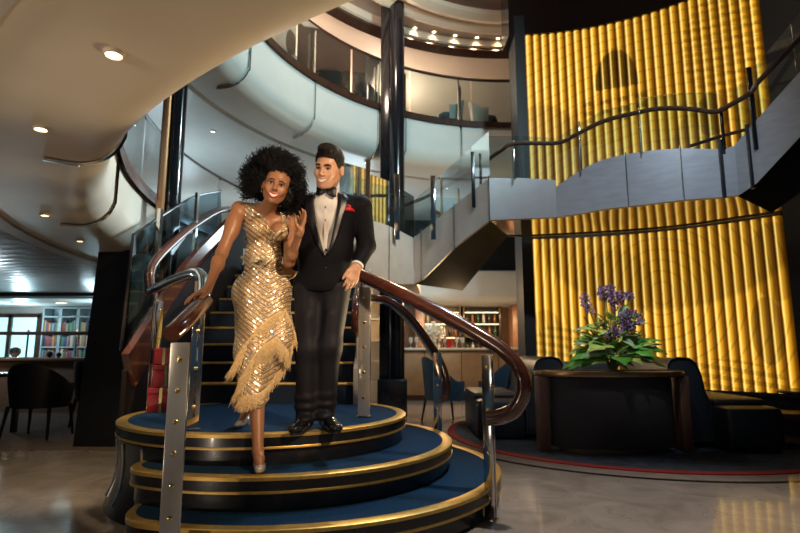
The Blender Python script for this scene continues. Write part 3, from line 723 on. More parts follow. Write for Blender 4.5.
MB().tube(cr(hr, 6), .02, 8).build('lower_rail', M['wooddark'], gb)
# gallery and promenade balustrades (curved glass, handrail, posts)
def ringbal(label, R, a0, a1, zb, zt, posts, n, nh=90, CA=CA):
    o = thing('glass_balustrade', label, 'balustrade', (*CA, zb))
    k = n
    for i in range(k):
        b0 = a0+(a1-a0)*i/k+.25; b1 = a0+(a1-a0)*(i+1)/k-.25
        A = arc(CA, R, b0, b1, 8, zb); Bq = arc(CA, R, b0, b1, 8, zt-.02)
        MB().slab([A, Bq], (0, 0.010, 0)).build('glass_panel', M['glass'], o)
    MB().tube(arc(CA, R+.02, a0, a1, nh, zt), .03, 10).build('handrail', M['wooddark'], o)
    for a in posts:
        c = Vector((CA[0]+(R+.03)*math.cos(math.radians(a)), CA[1]+(R+.03)*math.sin(math.radians(a)), 0))
        MB().cyl((c.x, c.y, zb), (c.x, c.y, zt), .018, n=10).build('post', M['chrome'], o)
    return o
ringbal('curved glass balustrade with dark handrail round the upper gallery', 4.0, 82, 205, 5.17, 6.06, (86, 103, 119, 127, 147, 170, 192), 7)
ringbal('curved glass balustrade with brown handrail along the promenade by the copper column', 6.12, 145, 222, 2.80, 3.70, (150, 158, 167, 176, 187, 198, 211), 7, 90, CP)
# ================================================================== RUG, PLANTER, SOFAS
rug = thing('round_rug', 'large round dark blue carpet with a red border under the sofas', 'rug', (2.79, 6.86, 0))
MB().lathe((2.79, 6.86, 0), [(2.20, .0), (2.20, .010), (2.11, .012)], 120, caps=False).build('red_border', mat('red_border', (.30, .02, .02), .9), rug)
MB().lathe((2.79, 6.86, 0), [(2.11, .012), (2.10, .012), (.01, .012)], 120, caps=False).build('blue_field', mat('rug_blue', (.030, .050, .085), .95, noise=.5, nscale=9, bump=.3, bscale=200), rug)
FZ = .012
M['finwood'] = mat('fin_wood', (.09, .045, .032), .45, noise=.3, stretch=(6, 6, .5))
pl = thing('planter', 'dark woven drum planter with bronze rim in front of the amber screen', 'planter', (2.165, 5.66, FZ))
PCx, PCy = 2.165, 5.70
def drum(R, z0, z1, n=48, sq=1.0, back=.35):
    P = [Vector((PCx+R*math.cos(math.radians(a)), PCy+R*sq*math.sin(math.radians(a)))) for a in np.linspace(180, 360, n)]
    return [Vector((PCx-R, PCy+back))]+P+[Vector((PCx+R, PCy+back))]
g = MB()
def pr3(R, sq, back, z): return [Vector((p.x, p.y, z)) for p in drum(R, 0, 0, sq=sq, back=back)]
MB().loft([pr3(.62, .45, .08, FZ+.05), pr3(.62, .45, .08, .755)]).build('drum', M['darkfabric'], pl)
MB().loft([pr3(.55, .43, .06, FZ), pr3(.55, .43, .06, FZ+.05)]).build('plinth', M['bronze'], pl)
MB().loft([pr3(.72, .46, .08, .752), pr3(.76, .47, .08, .760), pr3(.77, .47, .08, .785), pr3(.76, .47, .08, .806), pr3(.74, .46, .08, .812)]).build('rim', M['bronze'], pl)
MB().loft([pr3(.62, .40, .05, .813), pr3(.62, .40, .05, .818)]).build('soil_bed', M['soil'], pl)
for sx in (-1, 1):
    MB().box((PCx+sx*.715, PCy-.03, .385), (.10, .18, .735), bev=.01).build('side_fin', M['finwood'], pl)
M['cushion'] = mat('brown_seat_leather', (.05, .035, .03), .45)
# sofa island behind: a curved-back seat on either side
def sofa(sx, label, dx=0, dy=0, seat_y=0):
    cx = 2.15+dx
    o = thing('sofa', label, 'sofa', (cx+sx*1.06, 6.6+dy, FZ))
    pr = [(.68, .06), (.68, .84), (.72, .90), (.80, .925), (.92, .915), (.99, .86), (1.03, .74), (1.06, .56), (1.11, .44), (1.11, .06)]
    g = MB(); ys = [6.07+dy, 6.05+dy, 6.6+dy, 7.3+dy, 7.33+dy]
    g.loft([[Vector((cx+sx*(p[0] if i not in (0, 4) else p[0]*.98+.015), y, FZ+p[1]-(.01 if i in (0, 4) and p[1] > .2 else 0))) for p in pr] for i, y in enumerate(ys)])
    b = g.build('backrest', M['navy'], o, angle=50)
    MB().tube([Vector((cx+sx*p[0], 6.055+dy, FZ+p[1]+.004)) for p in pr[1:]], .008, 6).build('piping', M['navy'], b)
    y0 = 5.52+dy+seat_y; y1 = 7.3+dy
    MB().box((cx+sx*1.39, (y0+y1)/2, FZ+.225), (.56, y1-y0, .43), bev=.05).build('seat_base', M['navy'], o)
    MB().box((cx+sx*1.40, (y0+y1)/2+.12, FZ+.465), (.54, y1-y0-.3, .08), bev=.04).build('seat_cushion', M['cushion'], o)
    for y in (y0+.15, y1-.15): MB().box((cx+sx*1.38, y, FZ+.01), (.4, .08, .02)).build('foot', M['bronze'], o)
    return o
sofa(1, 'dark navy leather sofa with rounded back, right of the planter', 0, -.24, .24)
sofa(-1, 'dark navy leather sofa with rounded back, left of the planter', .40, .25, .55)
ce = thing('sofa_divider', 'low navy leather centre back between the two sofas behind the flowers', 'sofa back', (2.35, 7.0, FZ))
MB().box((2.35, 7.05, .44), (.80, .30, .86), bev=.07).build('divider_back', M['navy'], ce)
for sx in (-1, 1): MB().box((2.35+sx*.3, 7.05, FZ+.012), (.1, .25, .024)).build('foot', M['bronze'], ce)
st = thing('side_table', 'small dark drum side table at the right edge near the amber screen', 'table', (4.30, 5.70, 0))
MB().lathe((4.30, 5.70, 0), [(.20, .0), (.20, .02), (.05, .04), (.05, .56), (.28, .58)], 32).build('pedestal', M['black'], st)
MB().lathe((4.30, 5.70, 0), [(.34, .575), (.35, .59), (.34, .605), (.01, .606)], 40).build('table_top', M['wooddark'], st)
lt = thing('bench', 'low dark bench with brown top at the foot of the amber screen', 'bench', (4.32, 6.12, FZ))
MB().box((4.32, 6.12, .30), (.75, .42, .09), rz=-.45, bev=.02).build('bench_top', M['brownleather'], lt)
for a in (-.28, .28): MB().box((4.32+a*.9, 6.12-a*.43, .135), (.08, .36, .25), rz=-.45).build('leg', M['black'], lt)

# ---- the bouquet
def leaf_mesh(g, base, d, nrm, L, W, bend=.3, m=0, notch=False):
    d = Vector(d).normalized(); s_ = d.cross(Vector(nrm)).normalized(); u_ = s_.cross(d)
    n = 8; gridA = []
    for i in range(n+1):
        t = i/n; wv = W*math.sin(PI*min(1, t*.92+.06))**.8*(1-.35*t)
        if notch and i % 2 == 1 and 1 < i < n: wv *= .62
        c = base+d*(L*t)-u_*(bend*L*t*t)
        gridA.append([c-s_*wv+u_*(.10*wv), c-u_*(.12*wv), c+s_*wv+u_*(.10*wv)])
    g.sheet(gridA, m); return gridA[-1][1]
_b0 = len(bpy.data.objects)
bq = thing('flower_bouquet', 'large bouquet of purple blooms and monstera leaves standing in the planter', 'flowers', (2.19, 5.66, .818))
R_ = random.Random(3); BC0 = Vector((2.19, 5.66, .815))
g = MB()
for k in range(26):                                # stems
    a = R_.uniform(0, 2*PI); sp = R_.uniform(.02, .26); h = R_.uniform(.18, .52)*(1-.6*sp)
    g.tube(cr([BC0+Vector((.02*math.cos(a), .02*math.sin(a), .0)), BC0+Vector((sp*.5*math.cos(a), sp*.4*math.sin(a), h*.6)), BC0+Vector((sp*math.cos(a), sp*.7*math.sin(a), h))], 4), .0045, 5)
g.build('stems', M['stem'], bq)['kind'] = 'stuff'
def leafpart(mname, name, base, d, L, W, bend, notch=False, nrm=(0, -.5, 1)):
    g = MB(); leaf_mesh(g, Vector(base), d, nrm, L, W, bend, notch=notch); o = g.build(name, M[mname], bq, recalc=False)
    md = o.modifiers.new('s', 'SOLIDIFY'); md.thickness = .002
# low broad monstera skirt
for k, (ax, L, W, mn) in enumerate(((-1.25, .30, .085, 'leaf'), (-.9, .27, .095, 'leaf'), (-.45, .25, .09, 'leaf2'), (-.05, .25, .10, 'leaf'), (.35, .26, .085, 'leaf'), (.8, .29, .09, 'leaf'), (1.2, .33, .075, 'leaf'), (-1.5, .24, .06, 'leaf2'), (1.5, .25, .06, 'leaf'), (.15, .22, .08, 'leaf2'), (-.65, .22, .07, 'leafgrey'), (.6, .24, .08, 'leaf'))):
    b = BC0+Vector((.05*math.sin(ax), -.06, .10+.05*(k % 3)))
    leafpart(mn, 'monstera_leaf', b, (math.sin(ax)*1.0, -.55*math.cos(ax), .22), L, W*1.35, .62, notch=True, nrm=(0, -.6, 1))
for k in range(100):
    a = R_.uniform(-1.7, 1.7); h = R_.uniform(.06, .40); r = R_.uniform(.02, .23)*(1-1.6*(h-.06)); mn = R_.choice(['leaf', 'leaf2', 'leaf2', 'leafgrey'])
    leafpart(mn, 'leaf', BC0+Vector((r*math.sin(a), -r*.7*math.cos(a)-.02, h)), (math.sin(a), -.6*math.cos(a), R_.uniform(-.1, .8)), R_.uniform(.09, .17), R_.uniform(.026, .050), R_.uniform(.2, .6))
for (x, z, L, W) in ((.26, .22, .20, .030), (.30, .16, .18, .028), (-.27, .20, .17, .045), (.12, .40, .12, .045), (-.12, .32, .10, .03)):
    leafpart('leafgrey' if x < 0 else 'leaf', 'leaf', BC0+Vector((x*.55, -.06, z)), (x, -.15, .12+.5*(z > .3)), L, W, .45)
def bloom(c, r, n, mname, name):
    g = MB()
    for i in range(int(n*1.3)):
        d = Vector((R_.gauss(0, 1), R_.gauss(0, 1), R_.gauss(0, 1))).normalized(); q = Vector(c)+d*r*R_.uniform(.35, 1)
        s_ = d.orthogonal().normalized(); t_ = d.cross(s_); k = r*.28
        g.add([q, q+s_*k+d*k*.6, q+d*k*1.5, q+t_*k+d*k*.6, q-s_*k*.8+d*k*.5], [(0, 1, 2, 3), (0, 3, 2, 4)])
    return g.build(name, M[mname], bq, recalc=False)
for (x, z, r) in ((-.04, .60, .055), (.02, .575, .058), (.08, .58, .045), (.14, .585, .035), (-.19, .53, .04), (-.20, .58, .032), (-.17, .47, .035), (.03, .50, .035), (.11, .40, .065), (.06, .43, .05), (-.05, .29, .055), (.05, .34, .045), (.0, .64, .035), (-.07, .64, .03)):
    bloom(BC0+Vector((x, -.05 if z > .45 else -.17, z)), r, 46, 'purple', 'purple_bloom')
    if z > .45: MB().tube([BC0+Vector((x*.4, -.04, .2)), BC0+Vector((x, -.05, z))], .004, 5).build('bloom_stem', M['stem'], bq)
for k in range(13):
    bloom(BC0+Vector((R_.uniform(-.14, .14), R_.uniform(-.14, -.06), R_.uniform(.18, .40))), .022, 20, 'yellow', 'yellow_bud')
for k in range(7):
    bloom(BC0+Vector((R_.uniform(-.18, .16), R_.uniform(-.20, -.10), R_.uniform(.12, .20))), .026, 22, 'whiteflower', 'pale_bud')

bq.scale = (1.36, 1.36, 1.30)
# ================================================================== CHAIRS
def tub_chair(label, group, loc, rz, seat_m, back_m, leg_m, w=.58, d=.56, sh=.42, bh=.86, legs=True, name='tub_chair', open_back=False):
    o = thing(name, label, 'chair', loc, 0, group)
    L = Vector(loc); Rm = Matrix.Rotation(rz, 3, 'Z')
    def W(x, y, z): return L+Rm @ Vector((x, y, z))
    def wrap(pts): return [W(*p) for p in pts]
    # seat cushion (front is -y)
    g = MB(); rings = []
    for (z, k) in ((sh-.10, .90), (sh-.07, .97), (sh-.02, 1.0), (sh+.02, .94), (sh+.03, .80)):
        rings.append([W(w/2*k*.86*(abs(math.cos(t))**.6)*(1 if math.cos(t) > 0 else -1), d/2*k*.9*(abs(math.sin(t))**.6)*(1 if math.sin(t) > 0 else -1)-.02, z) for t in [2*PI*i/28 for i in range(28)]])
    g.loft(rings); g.build('seat', seat_m, o, angle=60)
    # wrap-around shell: height falls towards the arms
    g = MB(); outer = []; n = 30
    for i in range(n+1):
        t = math.radians(-25+230*i/n); c, s_ = math.cos(t), math.sin(t)
        f = max(0, s_); top = sh+.16+(bh-sh-.16)*(f**1.2)
        rr = 1+.06*f
        prof = [(1.0*.93, sh-.11), (1.0, sh+.02), (1.04+.03*f, (sh+top)/2), (1.05+.09*f, top-.02), (1.03+.09*f, top), (.99+.08*f, top-.01), (.95+.02*f, (sh+top)/2), (.90, sh+.0)]
        outer.append([W(w/2*k*c, d/2*k*s_, z) for k, z in prof])
    g.loft(outer); g.build('backrest', back_m, o, angle=60)
    if legs:
        for sx in (-1, 1):
            for sy in (-1, 1):
                MB().tube([W(sx*w*.36, sy*d*.34, sh-.09), W(sx*w*.41, sy*d*.42, 0)], .02, 10, rads=[.022, .013]).build('leg', leg_m, o)
    return o
M['loungeblack'] = mat('black_lounge_leather', (.006, .006, .009), .6, spec=.2)
tub_chair('dark blue velvet tub chair drawn up at the bar, nearest the steps', 'blue bar chairs', (.66, 7.95, 0), 2.0, M['navyvelvet'], M['navyvelvet'], M['wooddark'], w=.62, d=.62, bh=.92)
tub_chair('dark blue velvet tub chair partly behind the looped handrail end', 'blue bar chairs', (1.40, 7.95, 0), -2.3, M['navyvelvet'], M['navyvelvet'], M['wooddark'], w=.60, d=.6, bh=.90)
tub_chair('dark round-backed lounge chair at the left edge table, back turned', 'dark lounge chairs', (-4.25, 6.55, .008), PI, M['loungeblack'], M['loungeblack'], M['loungeblack'], w=.66, d=.58, sh=.46, bh=.86)
tub_chair('dark round-backed lounge chair between the pillar and the other lounge chair', 'dark lounge chairs', (-4.0, 7.35, .008), PI*.8, M['loungeblack'], M['loungeblack'], M['loungeblack'], w=.6, d=.56, sh=.46, bh=.86)
gz = 5.0
creamf = mat('cream_upholstery', (.42, .40, .36), .7); dk = mat('slate_upholstery', (.05, .07, .09), .7)
for (x, y, rz, lab) in ((-1.78, 8.12, 2.2, 'armchair nearest the cream ceiling up on the gallery'), (-1.30, 8.92, -2.6, 'pale-backed armchair behind the gallery glass, second from the cream ceiling'), (-.55, 9.42, 2.4, 'armchair behind the gallery glass just left of the black column'), (.95, 9.85, -1.2, 'pale-backed armchair behind the gallery glass right of the black column'), (1.64, 9.98, 1.3, 'pale-edged armchair on the gallery nearest the amber screen')):
    tub_chair(lab, 'gallery armchairs', (x, y, gz), rz, dk, creamf, M['black'], w=.50, d=.52, bh=.82)
# brown cabinet chair on the promenade beside the copper column
cb = thing('cello_case', 'brown rounded case with gold clasp standing on the promenade by the column', 'case', (-3.12, 7.35, 2.645))
pts = cr([(-.10, 0), (-.14, .22), (-.10, .44), (-.11, .64), (-.05, .84), (.05, .84), (.11, .64), (.10, .44), (.14, .22), (.10, 0)], 5)
g = MB(); g.loft([[Vector((-3.12+q[0]*s_, 7.35+dy, 2.645+q[1]*(.98 if s_ < 1 else 1))) for q in pts] for s_, dy in ((.9, -.08), (1, -.055), (1, .055), (.9, .08))])
g.build('case_body', M['brownleather'], cb, angle=50)
MB().box((-3.10, 7.265, 3.15), (.025, .02, .14), bev=.006).build('clasp', M['gold'], cb)

# ================================================================== BAR
bar = thing('bar_counter', 'long pale bar counter with a white top below the stair landing', 'bar', (1.2, 11.2, 0))
MB().box((1.25, 11.35, .50), (2.5, .40, 1.0), bev=.01).build('counter_front', mat('bar_front_tan', (.42, .30, .20), .4, noise=.12, nscale=5), bar)
MB().box((1.25, 11.3, 1.02), (2.62, .58, .045), bev=.01).build('counter_top', M['white'], bar)
MB().box((1.25, 11.14, .05), (2.5, .03, .10)).build('kick_plate', M['wooddark'], bar)
for x in (.5, 1.25, 2.0): MB().box((x, 11.147, .52), (.012, .012, .9)).build('front_seam', M['wooddark'], bar)
for i, x in enumerate((1.0, 1.95)):
    sh = thing('bar_shelf', ('lit back-bar shelf of bottles over the white flowers', 'dark back-bar shelf right of the lit shelf')[i], 'shelf', (x, 13.1, 0))
    MB().box((x, 13.24, 1.05), (.86, .06, 2.0)).build('back_panel', M['woodpanel'] if i == 0 else M['blackmatte'], sh)
    for dx in (-.43, .43): MB().box((x+dx, 13.08, 1.05), (.04, .36, 2.0)).build('side_panel', M['wooddark'], sh)
    for z in (.95, 1.30, 1.62, 1.9):
        b = MB().box((x, 13.08, z), (.84, .34, .03)).build('shelf_board', M['wooddark'], sh)
        if i == 0 or z > 1.5: MB().box((x, 12.93, z-.022), (.80, .02, .012)).build('light_strip', emis('strip_warm', (1, .66, .30), 5) if 'strip_warm' not in bpy.data.materials else bpy.data.materials['strip_warm'], b)
bm_ = [mat('bottle_amber', (.30, .12, .03), .12), mat('bottle_green', (.03, .10, .04), .1), mat('bottle_clear', (.55, .58, .55), .08), mat('bottle_dark', (.04, .03, .03), .12)]
def bottle_mesh(name, p, h, r, m):
    g = MB().lathe(p, [(r*.9, 0), (r, .01), (r, h*.58), (r*.86, h*.66), (r*.36, h*.76), (r*.34, h*.94), (r*.42, h*.95), (r*.42, h), (.001, h)], 14)
    return g.build(name, m)
bn = 0
for i, x in enumerate((1.0, 1.95)):
    for zi, z in enumerate((.965, 1.315, 1.635)):
        for k in range(6):
            o = thing('bottle', ('%s bottle %s on the %s shelf of the %s back bar' % (('amber', 'green', 'clear', 'dark')[(bn*7+k) % 4], ('far left', 'second from the left', 'left of the middle', 'right of the middle', 'second from the right', 'far right')[k], ('low', 'middle', 'upper')[zi], ('lit', 'dark')[i])), 'bottle', (x-.34+.135*k, 13.06, z), 0, 'bottles of the back bar')
            ob = bottle_mesh('bottle_glass', (x-.34+.135*k, 13.06, z), .22+.05*((k*3+zi) % 3)/2, .036, bm_[(bn*7+k) % 4]); ob.location = (0, 0, 0); ob.parent = o
            for v_ in ob.data.vertices: v_.co -= o.location
        bn += 1
fl = thing('flower_vase', 'round white flower arrangement in a glass vase on the bar counter', 'flowers', (.70, 11.25, 1.045))
MB().lathe((.70, 11.25, 1.045), [(.05, 0), (.06, .02), (.045, .14), (.07, .22)], 18).build('vase', bm_[2], fl)
g = MB()
for i in range(150):
    d = Vector((R_.gauss(0, 1), R_.gauss(0, 1), R_.gauss(0, 1))).normalized(); q = Vector((.70, 11.25, 1.36))+d*R_.uniform(.10, .20)
    g.ell(q, (.045, .045, .045), 6, 4)
g.build('blooms', M['whiteflower'], fl)['kind'] = 'stuff'
rj = thing('red_canister', 'small red canister on the bar counter beside the white flowers', 'canister', (1.02, 11.2, 1.045))
MB().lathe((1.02, 11.2, 1.045), [(.06, 0), (.065, .01), (.065, .17), (.05, .19), (.001, .19)], 18).build('canister_body', mat('red_enamel', (.55, .02, .02), .3), rj)
for k, x in enumerate((.22, .34, .46, .92, 1.16, 1.28)):
    o = thing('wine_glass', ('stemmed glass %s on the bar counter' % ('leftmost', 'second from the left', 'just left of the white flowers', 'between the white flowers and the red canister', 'right of the red canister', 'rightmost')[k]), 'glass', (x, 11.18, 1.045), 0, 'glasses on the bar')
    MB().lathe((x, 11.18, 1.045), [(.035, 0), (.035, .004), (.006, .01), (.006, .09), (.035, .12), (.042, .17), (.036, .21), (.034, .21), (.04, .17), (.001, .12)], 16).build('bowl', bm_[2], o)
# lit cabinet seen between the man and the post
lc = thing('display_cabinet', 'lit glass display cabinet on the far side between the man and the steel post', 'cabinet', (-.85, 9.9, 0))
MB().box((-.85, 10.15, .95), (1.2, .06, 1.9)).build('back_panel', M['cream'], lc)
for dx in (-.6, .6): MB().box((-.85+dx, 9.98, .95), (.05, .36, 1.9)).build('side_panel', M['woodpanel'], lc)
for z in (.05, .42, .80, 1.18, 1.56, 1.88): MB().box((-.85, 9.98, z), (1.16, .34, .035)).build('shelf_board', M['cream'], lc)
MB().box((-.70, 9.84, .75), (.045, .03, 1.3)).build('light_strip', emis('strip_cool', (1, .93, .76), 3.5), lc)
light('POINT', 'cabinet_lamp', (-.75, 9.5, 1.5), (0, 0, 0), 8, WARM, .1)

# ================================================================== GIFT BOXES
for i, (x, y, z, s_, rz) in enumerate(((-1.89, 4.42, .545, .19, .2), (-1.88, 4.43, .735, .175, .35), (-1.885, 4.43, .91, .15, .1))):
    lab = ('bottom of three stacked red gift boxes on the platform', 'middle one of three stacked red gift boxes with gold ribbon', 'topmost red gift box of the stack on the platform')[i]
    o = thing('gift_box', lab, 'gift box', (x, y, z), 0, 'stacked red gift boxes')
    h = (.185, .17, .13)[i]
    MB().box((x, y, z+h*.40), (s_, s_, h*.80), rz=rz, bev=.004).build('box_body', M['red'], o)
    MB().box((x, y, z+h*.88), (s_*1.05, s_*1.05, h*.24), rz=rz, bev=.004).build('lid', M['red'], o)
    g = MB().box((x, y, z+h*.5), (s_*1.062, .022, h*1.008), rz=rz).build('ribbon', M['gold'], o)
    MB().box((x, y, z+h*.5), (.022, s_*1.062, h*1.01), rz=rz).build('ribbon', M['gold'], o)

# ================================================================== LIBRARY
BK = [mat('book_%s' % n, c, .6) for n, c in (('brown', (.20, .09, .05)), ('red', (.30, .04, .03)), ('green', (.05, .16, .10)), ('navy', (.03, .06, .14)), ('cream', (.55, .48, .36)), ('black', (.02, .02, .025)), ('ochre', (.45, .25, .06)), ('grey', (.22, .23, .24)))]
BKN = ['brown', 'red', 'green', 'navy', 'cream', 'black', 'ochre', 'grey']
bw = mat('bookcase_grey', (.30, .36, .38), .5)
rb_ = random.Random(11)
ORD = ['first', 'second', 'third', 'fourth', 'fifth', 'sixth', 'seventh', 'eighth', 'ninth', 'tenth']
bxs = ((-8.32, .39), (-7.90, .39), (-7.48, .39))
for bi, (x, wd) in enumerate(bxs):
    bname = ('bookcase by the window', 'middle bookcase', 'bookcase by the black pillar')[bi]
    o = thing('bookcase', ('grey bookcase nearest the library window', 'middle grey bookcase of three in the library', 'grey bookcase of the library nearest the black pillar')[bi], 'bookcase', (x, 13.1, 0))
    MB().box((x, 13.27, 1.0), (wd, .03, 2.0)).build('back_panel', bw, o)
    for dx in (-1, 1): MB().box((x+dx*wd/2, 13.1, 1.0), (.035, .34, 2.0)).build('side_panel', bw, o)
    for z in (.02, .40, .72, 1.06, 1.40, 1.78, 1.99): MB().box((x, 13.1, z), (wd, .34, .03)).build('shelf_board', bw, o)
    for zi, z in enumerate((.735, 1.075, 1.415)):
        xx = x-wd/2+.025; k = 0
        while xx < x+wd/2-.06 and k < 10:
            bwid = rb_.uniform(.026, .042); h = rb_.uniform(.21, .29); ci = rb_.randrange(8)
            ob = MB().box((xx+bwid/2, 13.06, z+h/2), (bwid*.94, .20, h), bev=.004).build('book', BK[ci])
            tag(ob, '%s book, %s from left, %s shelf, %s' % (BKN[ci], ORD[k], ('lower', 'middle', 'upper')[zi], bname), 'book', 'books of the library')
            xx += bwid+.002; k += 1
lp = thing('low_partition', 'low wooden partition with metal posts and rails before the library', 'partition', (-6.6, 9.0, 0))
MB().box((-6.7, 9.0, .42), (4.2, .05, .84)).build('panel', mat('partition_tan', (.26, .16, .10), .5, noise=.15), lp)
MB().box((-6.7, 8.98, .86), (4.3, .26, .045), bev=.008).build('ledge', M['woodpanel'], lp)
MB().tube([(-8.8, 9.0, 1.28), (-4.6, 9.0, 1.28)], .03, 10).build('top_rail', M['wooddark'], lp)
for x in (-8.3, -7.3, -6.15, -5.35, -4.7): MB().cyl((x, 9.0, .88), (x, 9.0, 1.34), .016, n=10).build('post', M['chrome'], lp)
for k, (x, r, mm, lab, nm__) in enumerate(((-6.32, .085, 'chrome', 'round silver bowl on the ledge of the library partition', 'silver_bowl'), (-5.75, .05, 'black', 'small black ornament on the partition ledge right of the silver bowl', 'ornament'), (-5.6, .04, 'blackmatte', 'smaller black ornament on the partition ledge', 'ornament'))):
    o = thing(nm__, lab, 'ornament', (x, 8.98, .8825)); b = MB().lathe((x, 8.98, .8825), [(r*.5, 0), (r*.4, r*.15), (r*.8, r*.6), (r, r*1.1), (r*.85, r*1.7), (r*.4, r*2.0), (.001, r*2.0)], 20).build('body', M[mm], o)
tb = thing('lounge_table', 'dark lounge table at the left edge beside the round-backed chair', 'table', (-5.15, 6.6, .008))
MB().box((-5.25, 6.6, .72), (1.1, .8, .05), bev=.015).build('table_top', M['black'], tb)
for sx in (-1, 1):
    for sy in (-1, 1): MB().box((-5.25+sx*.46, 6.6+sy*.32, .352), (.055, .055, .69)).build('leg', M['black'], tb)
# ================================================================== PEOPLE: smooth-union fields meshed with surface nets
class Field:
    def __init__(s): s.P = []
    def _add(s, f, lo, hi, k, op): s.P.append((f, np.array(lo, float), np.array(hi, float), k, op)); return s
    def cap(s, a, b, ra, rb=None, k=.02, op='u'):
        a = np.array(a, float); b = np.array(b, float); rb = ra if rb is None else rb
        ba = b-a; L2 = max(1e-12, ba @ ba)
        def f(X):
            pa = X-a; h = np.clip((pa @ ba)/L2, 0, 1)
            return np.sqrt(((pa-h[..., None]*ba)**2).sum(-1))-(ra+(rb-ra)*h)
        r = max(ra, rb); return s._add(f, np.minimum(a, b)-r, np.maximum(a, b)+r, k, op)
    def chain(s, pts, rads, k=.02, op='u'):
        for i in range(len(pts)-1): s.cap(pts[i], pts[i+1], rads[i], rads[i+1], k, op)
        return s
    def ell(s, c, r, R=None, k=.02, op='u'):
        c = np.array(c, float); r = np.array(r, float); R = np.eye(3) if R is None else np.array(R, float)
        def f(X):
            q = (X-c) @ R
            k0 = np.sqrt(((q/r)**2).sum(-1)); k1 = np.sqrt(((q/(r*r))**2).sum(-1))
            return k0*(k0-1)/np.maximum(k1, 1e-9)
        e = np.abs(R) @ r
        return s._add(f, c-e, c+e, k, op)
    def fn(s, f, lo, hi, k=.0, op='s'): return s._add(f, lo, hi, k, op)
    @staticmethod
    def comb(a, d, k, op):
        if op == 'u':
            if k <= 0: return np.minimum(a, d)
            h = np.maximum(k-np.abs(a-d), 0)/k; return np.minimum(a, d)-h*h*k*.25
        if op == 's': d = -d
        if k <= 0: return np.maximum(a, d)
        h = np.maximum(k-np.abs(a-d), 0)/k; return np.maximum(a, d)+h*h*k*.25
    def ev(s, X):
        X = np.atleast_2d(np.array(X, float)); v = np.full(len(X), 1.0)
        for f, lo, hi, k, op in s.P: v = s.comb(v, f(X), k, op)
        return v
    def grid(s, res, pad=.02, inflate=0):
        U = [p for p in s.P if p[4] == 'u']
        lo = np.min([p[1] for p in U], 0)-pad-inflate; hi = np.max([p[2] for p in U], 0)+pad+inflate
        n = np.ceil((hi-lo)/res).astype(int)+1
        G = np.full(n, 1.0, np.float32)
        ax = [lo[i]+res*np.arange(n[i]) for i in range(3)]
        for f, l, h, k, op in s.P:
            m = k+3*res+inflate+.004
            i0 = np.maximum(0, np.floor((l-m-lo)/res).astype(int)); i1 = np.minimum(n, np.ceil((h+m-lo)/res).astype(int)+1)
            if (i1 <= i0).any(): continue
            sl = tuple(slice(a, b) for a, b in zip(i0, i1))
            X = np.stack(np.meshgrid(*[ax[i][i0[i]:i1[i]] for i in range(3)], indexing='ij'), -1)
            G[sl] = s.comb(G[sl], f(X).astype(np.float32), k, op)
        return G-inflate, lo
    def mesh(s, res, inflate=0, smooth=1):
        G, lo = s.grid(res, inflate=inflate)
        return nets(G, lo, res, smooth)
def nets(G, lo, res, smooth=1):
    sg = G < 0; n = G.shape
    cnt = np.zeros(tuple(k-1 for k in n), np.uint8)
    for i in (0, 1):
        for j in (0, 1):
            for k in (0, 1): cnt += sg[i:n[0]-1+i, j:n[1]-1+j, k:n[2]-1+k]
    act = (cnt > 0) & (cnt < 8); idx = np.full(act.shape, -1, np.int64)
    C = np.argwhere(act); idx[act] = np.arange(len(C))
    acc = np.zeros((len(C), 3)); num = np.zeros(len(C))
    corner = [(i, j, k) for i in (0, 1) for j in (0, 1) for k in (0, 1)]
    for a in corner:
        for d in range(3):
            if a[d]: continue
            b = list(a); b[d] = 1
            va = G[C[:, 0]+a[0], C[:, 1]+a[1], C[:, 2]+a[2]]; vb = G[C[:, 0]+b[0], C[:, 1]+b[1], C[:, 2]+b[2]]
            m = (va < 0) != (vb < 0); t = np.where(m, va/np.where(m, va-vb, 1), 0)
            p = np.tile(np.array(a, float), (len(C), 1)); p[:, d] += t
            acc[m] += p[m]; num[m] += 1
    V = lo+res*(C+acc/num[:, None])
    F_ = []
    for d in range(3):
        u, v = [(1, 2), (2, 0), (0, 1)][d]
        s0 = [slice(None)]*3; s1 = [slice(None)]*3; s0[d] = slice(0, n[d]-1); s1[d] = slice(1, n[d])
        A = sg[tuple(s0)]; B = sg[tuple(s1)]; E = np.argwhere(A != B)
        E = E[(E[:, u] > 0) & (E[:, v] > 0) & (E[:, u] < n[u]-1) & (E[:, v] < n[v]-1)]
        fl = A[E[:, 0], E[:, 1], E[:, 2]]
        def q(du, dv):
            e = E.copy(); e[:, u] += du; e[:, v] += dv; return idx[e[:, 0], e[:, 1], e[:, 2]]
        Q = np.stack([q(-1, -1), q(0, -1), q(0, 0), q(-1, 0)], 1)
        Q[~fl] = Q[~fl][:, ::-1]; F_.append(Q[(Q >= 0).all(1)])
    Fc = np.concatenate(F_)
    for _ in range(smooth):
        S_ = np.zeros_like(V); c = np.zeros(len(V))
        for a, b in ((0, 1), (1, 2), (2, 3), (3, 0)):
            np.add.at(S_, Fc[:, a], V[Fc[:, b]]); np.add.at(S_, Fc[:, b], V[Fc[:, a]]); np.add.at(c, Fc[:, a], 1); np.add.at(c, Fc[:, b], 1)
        V = .5*V+.5*S_/np.maximum(c, 1)[:, None]
    return V, Fc
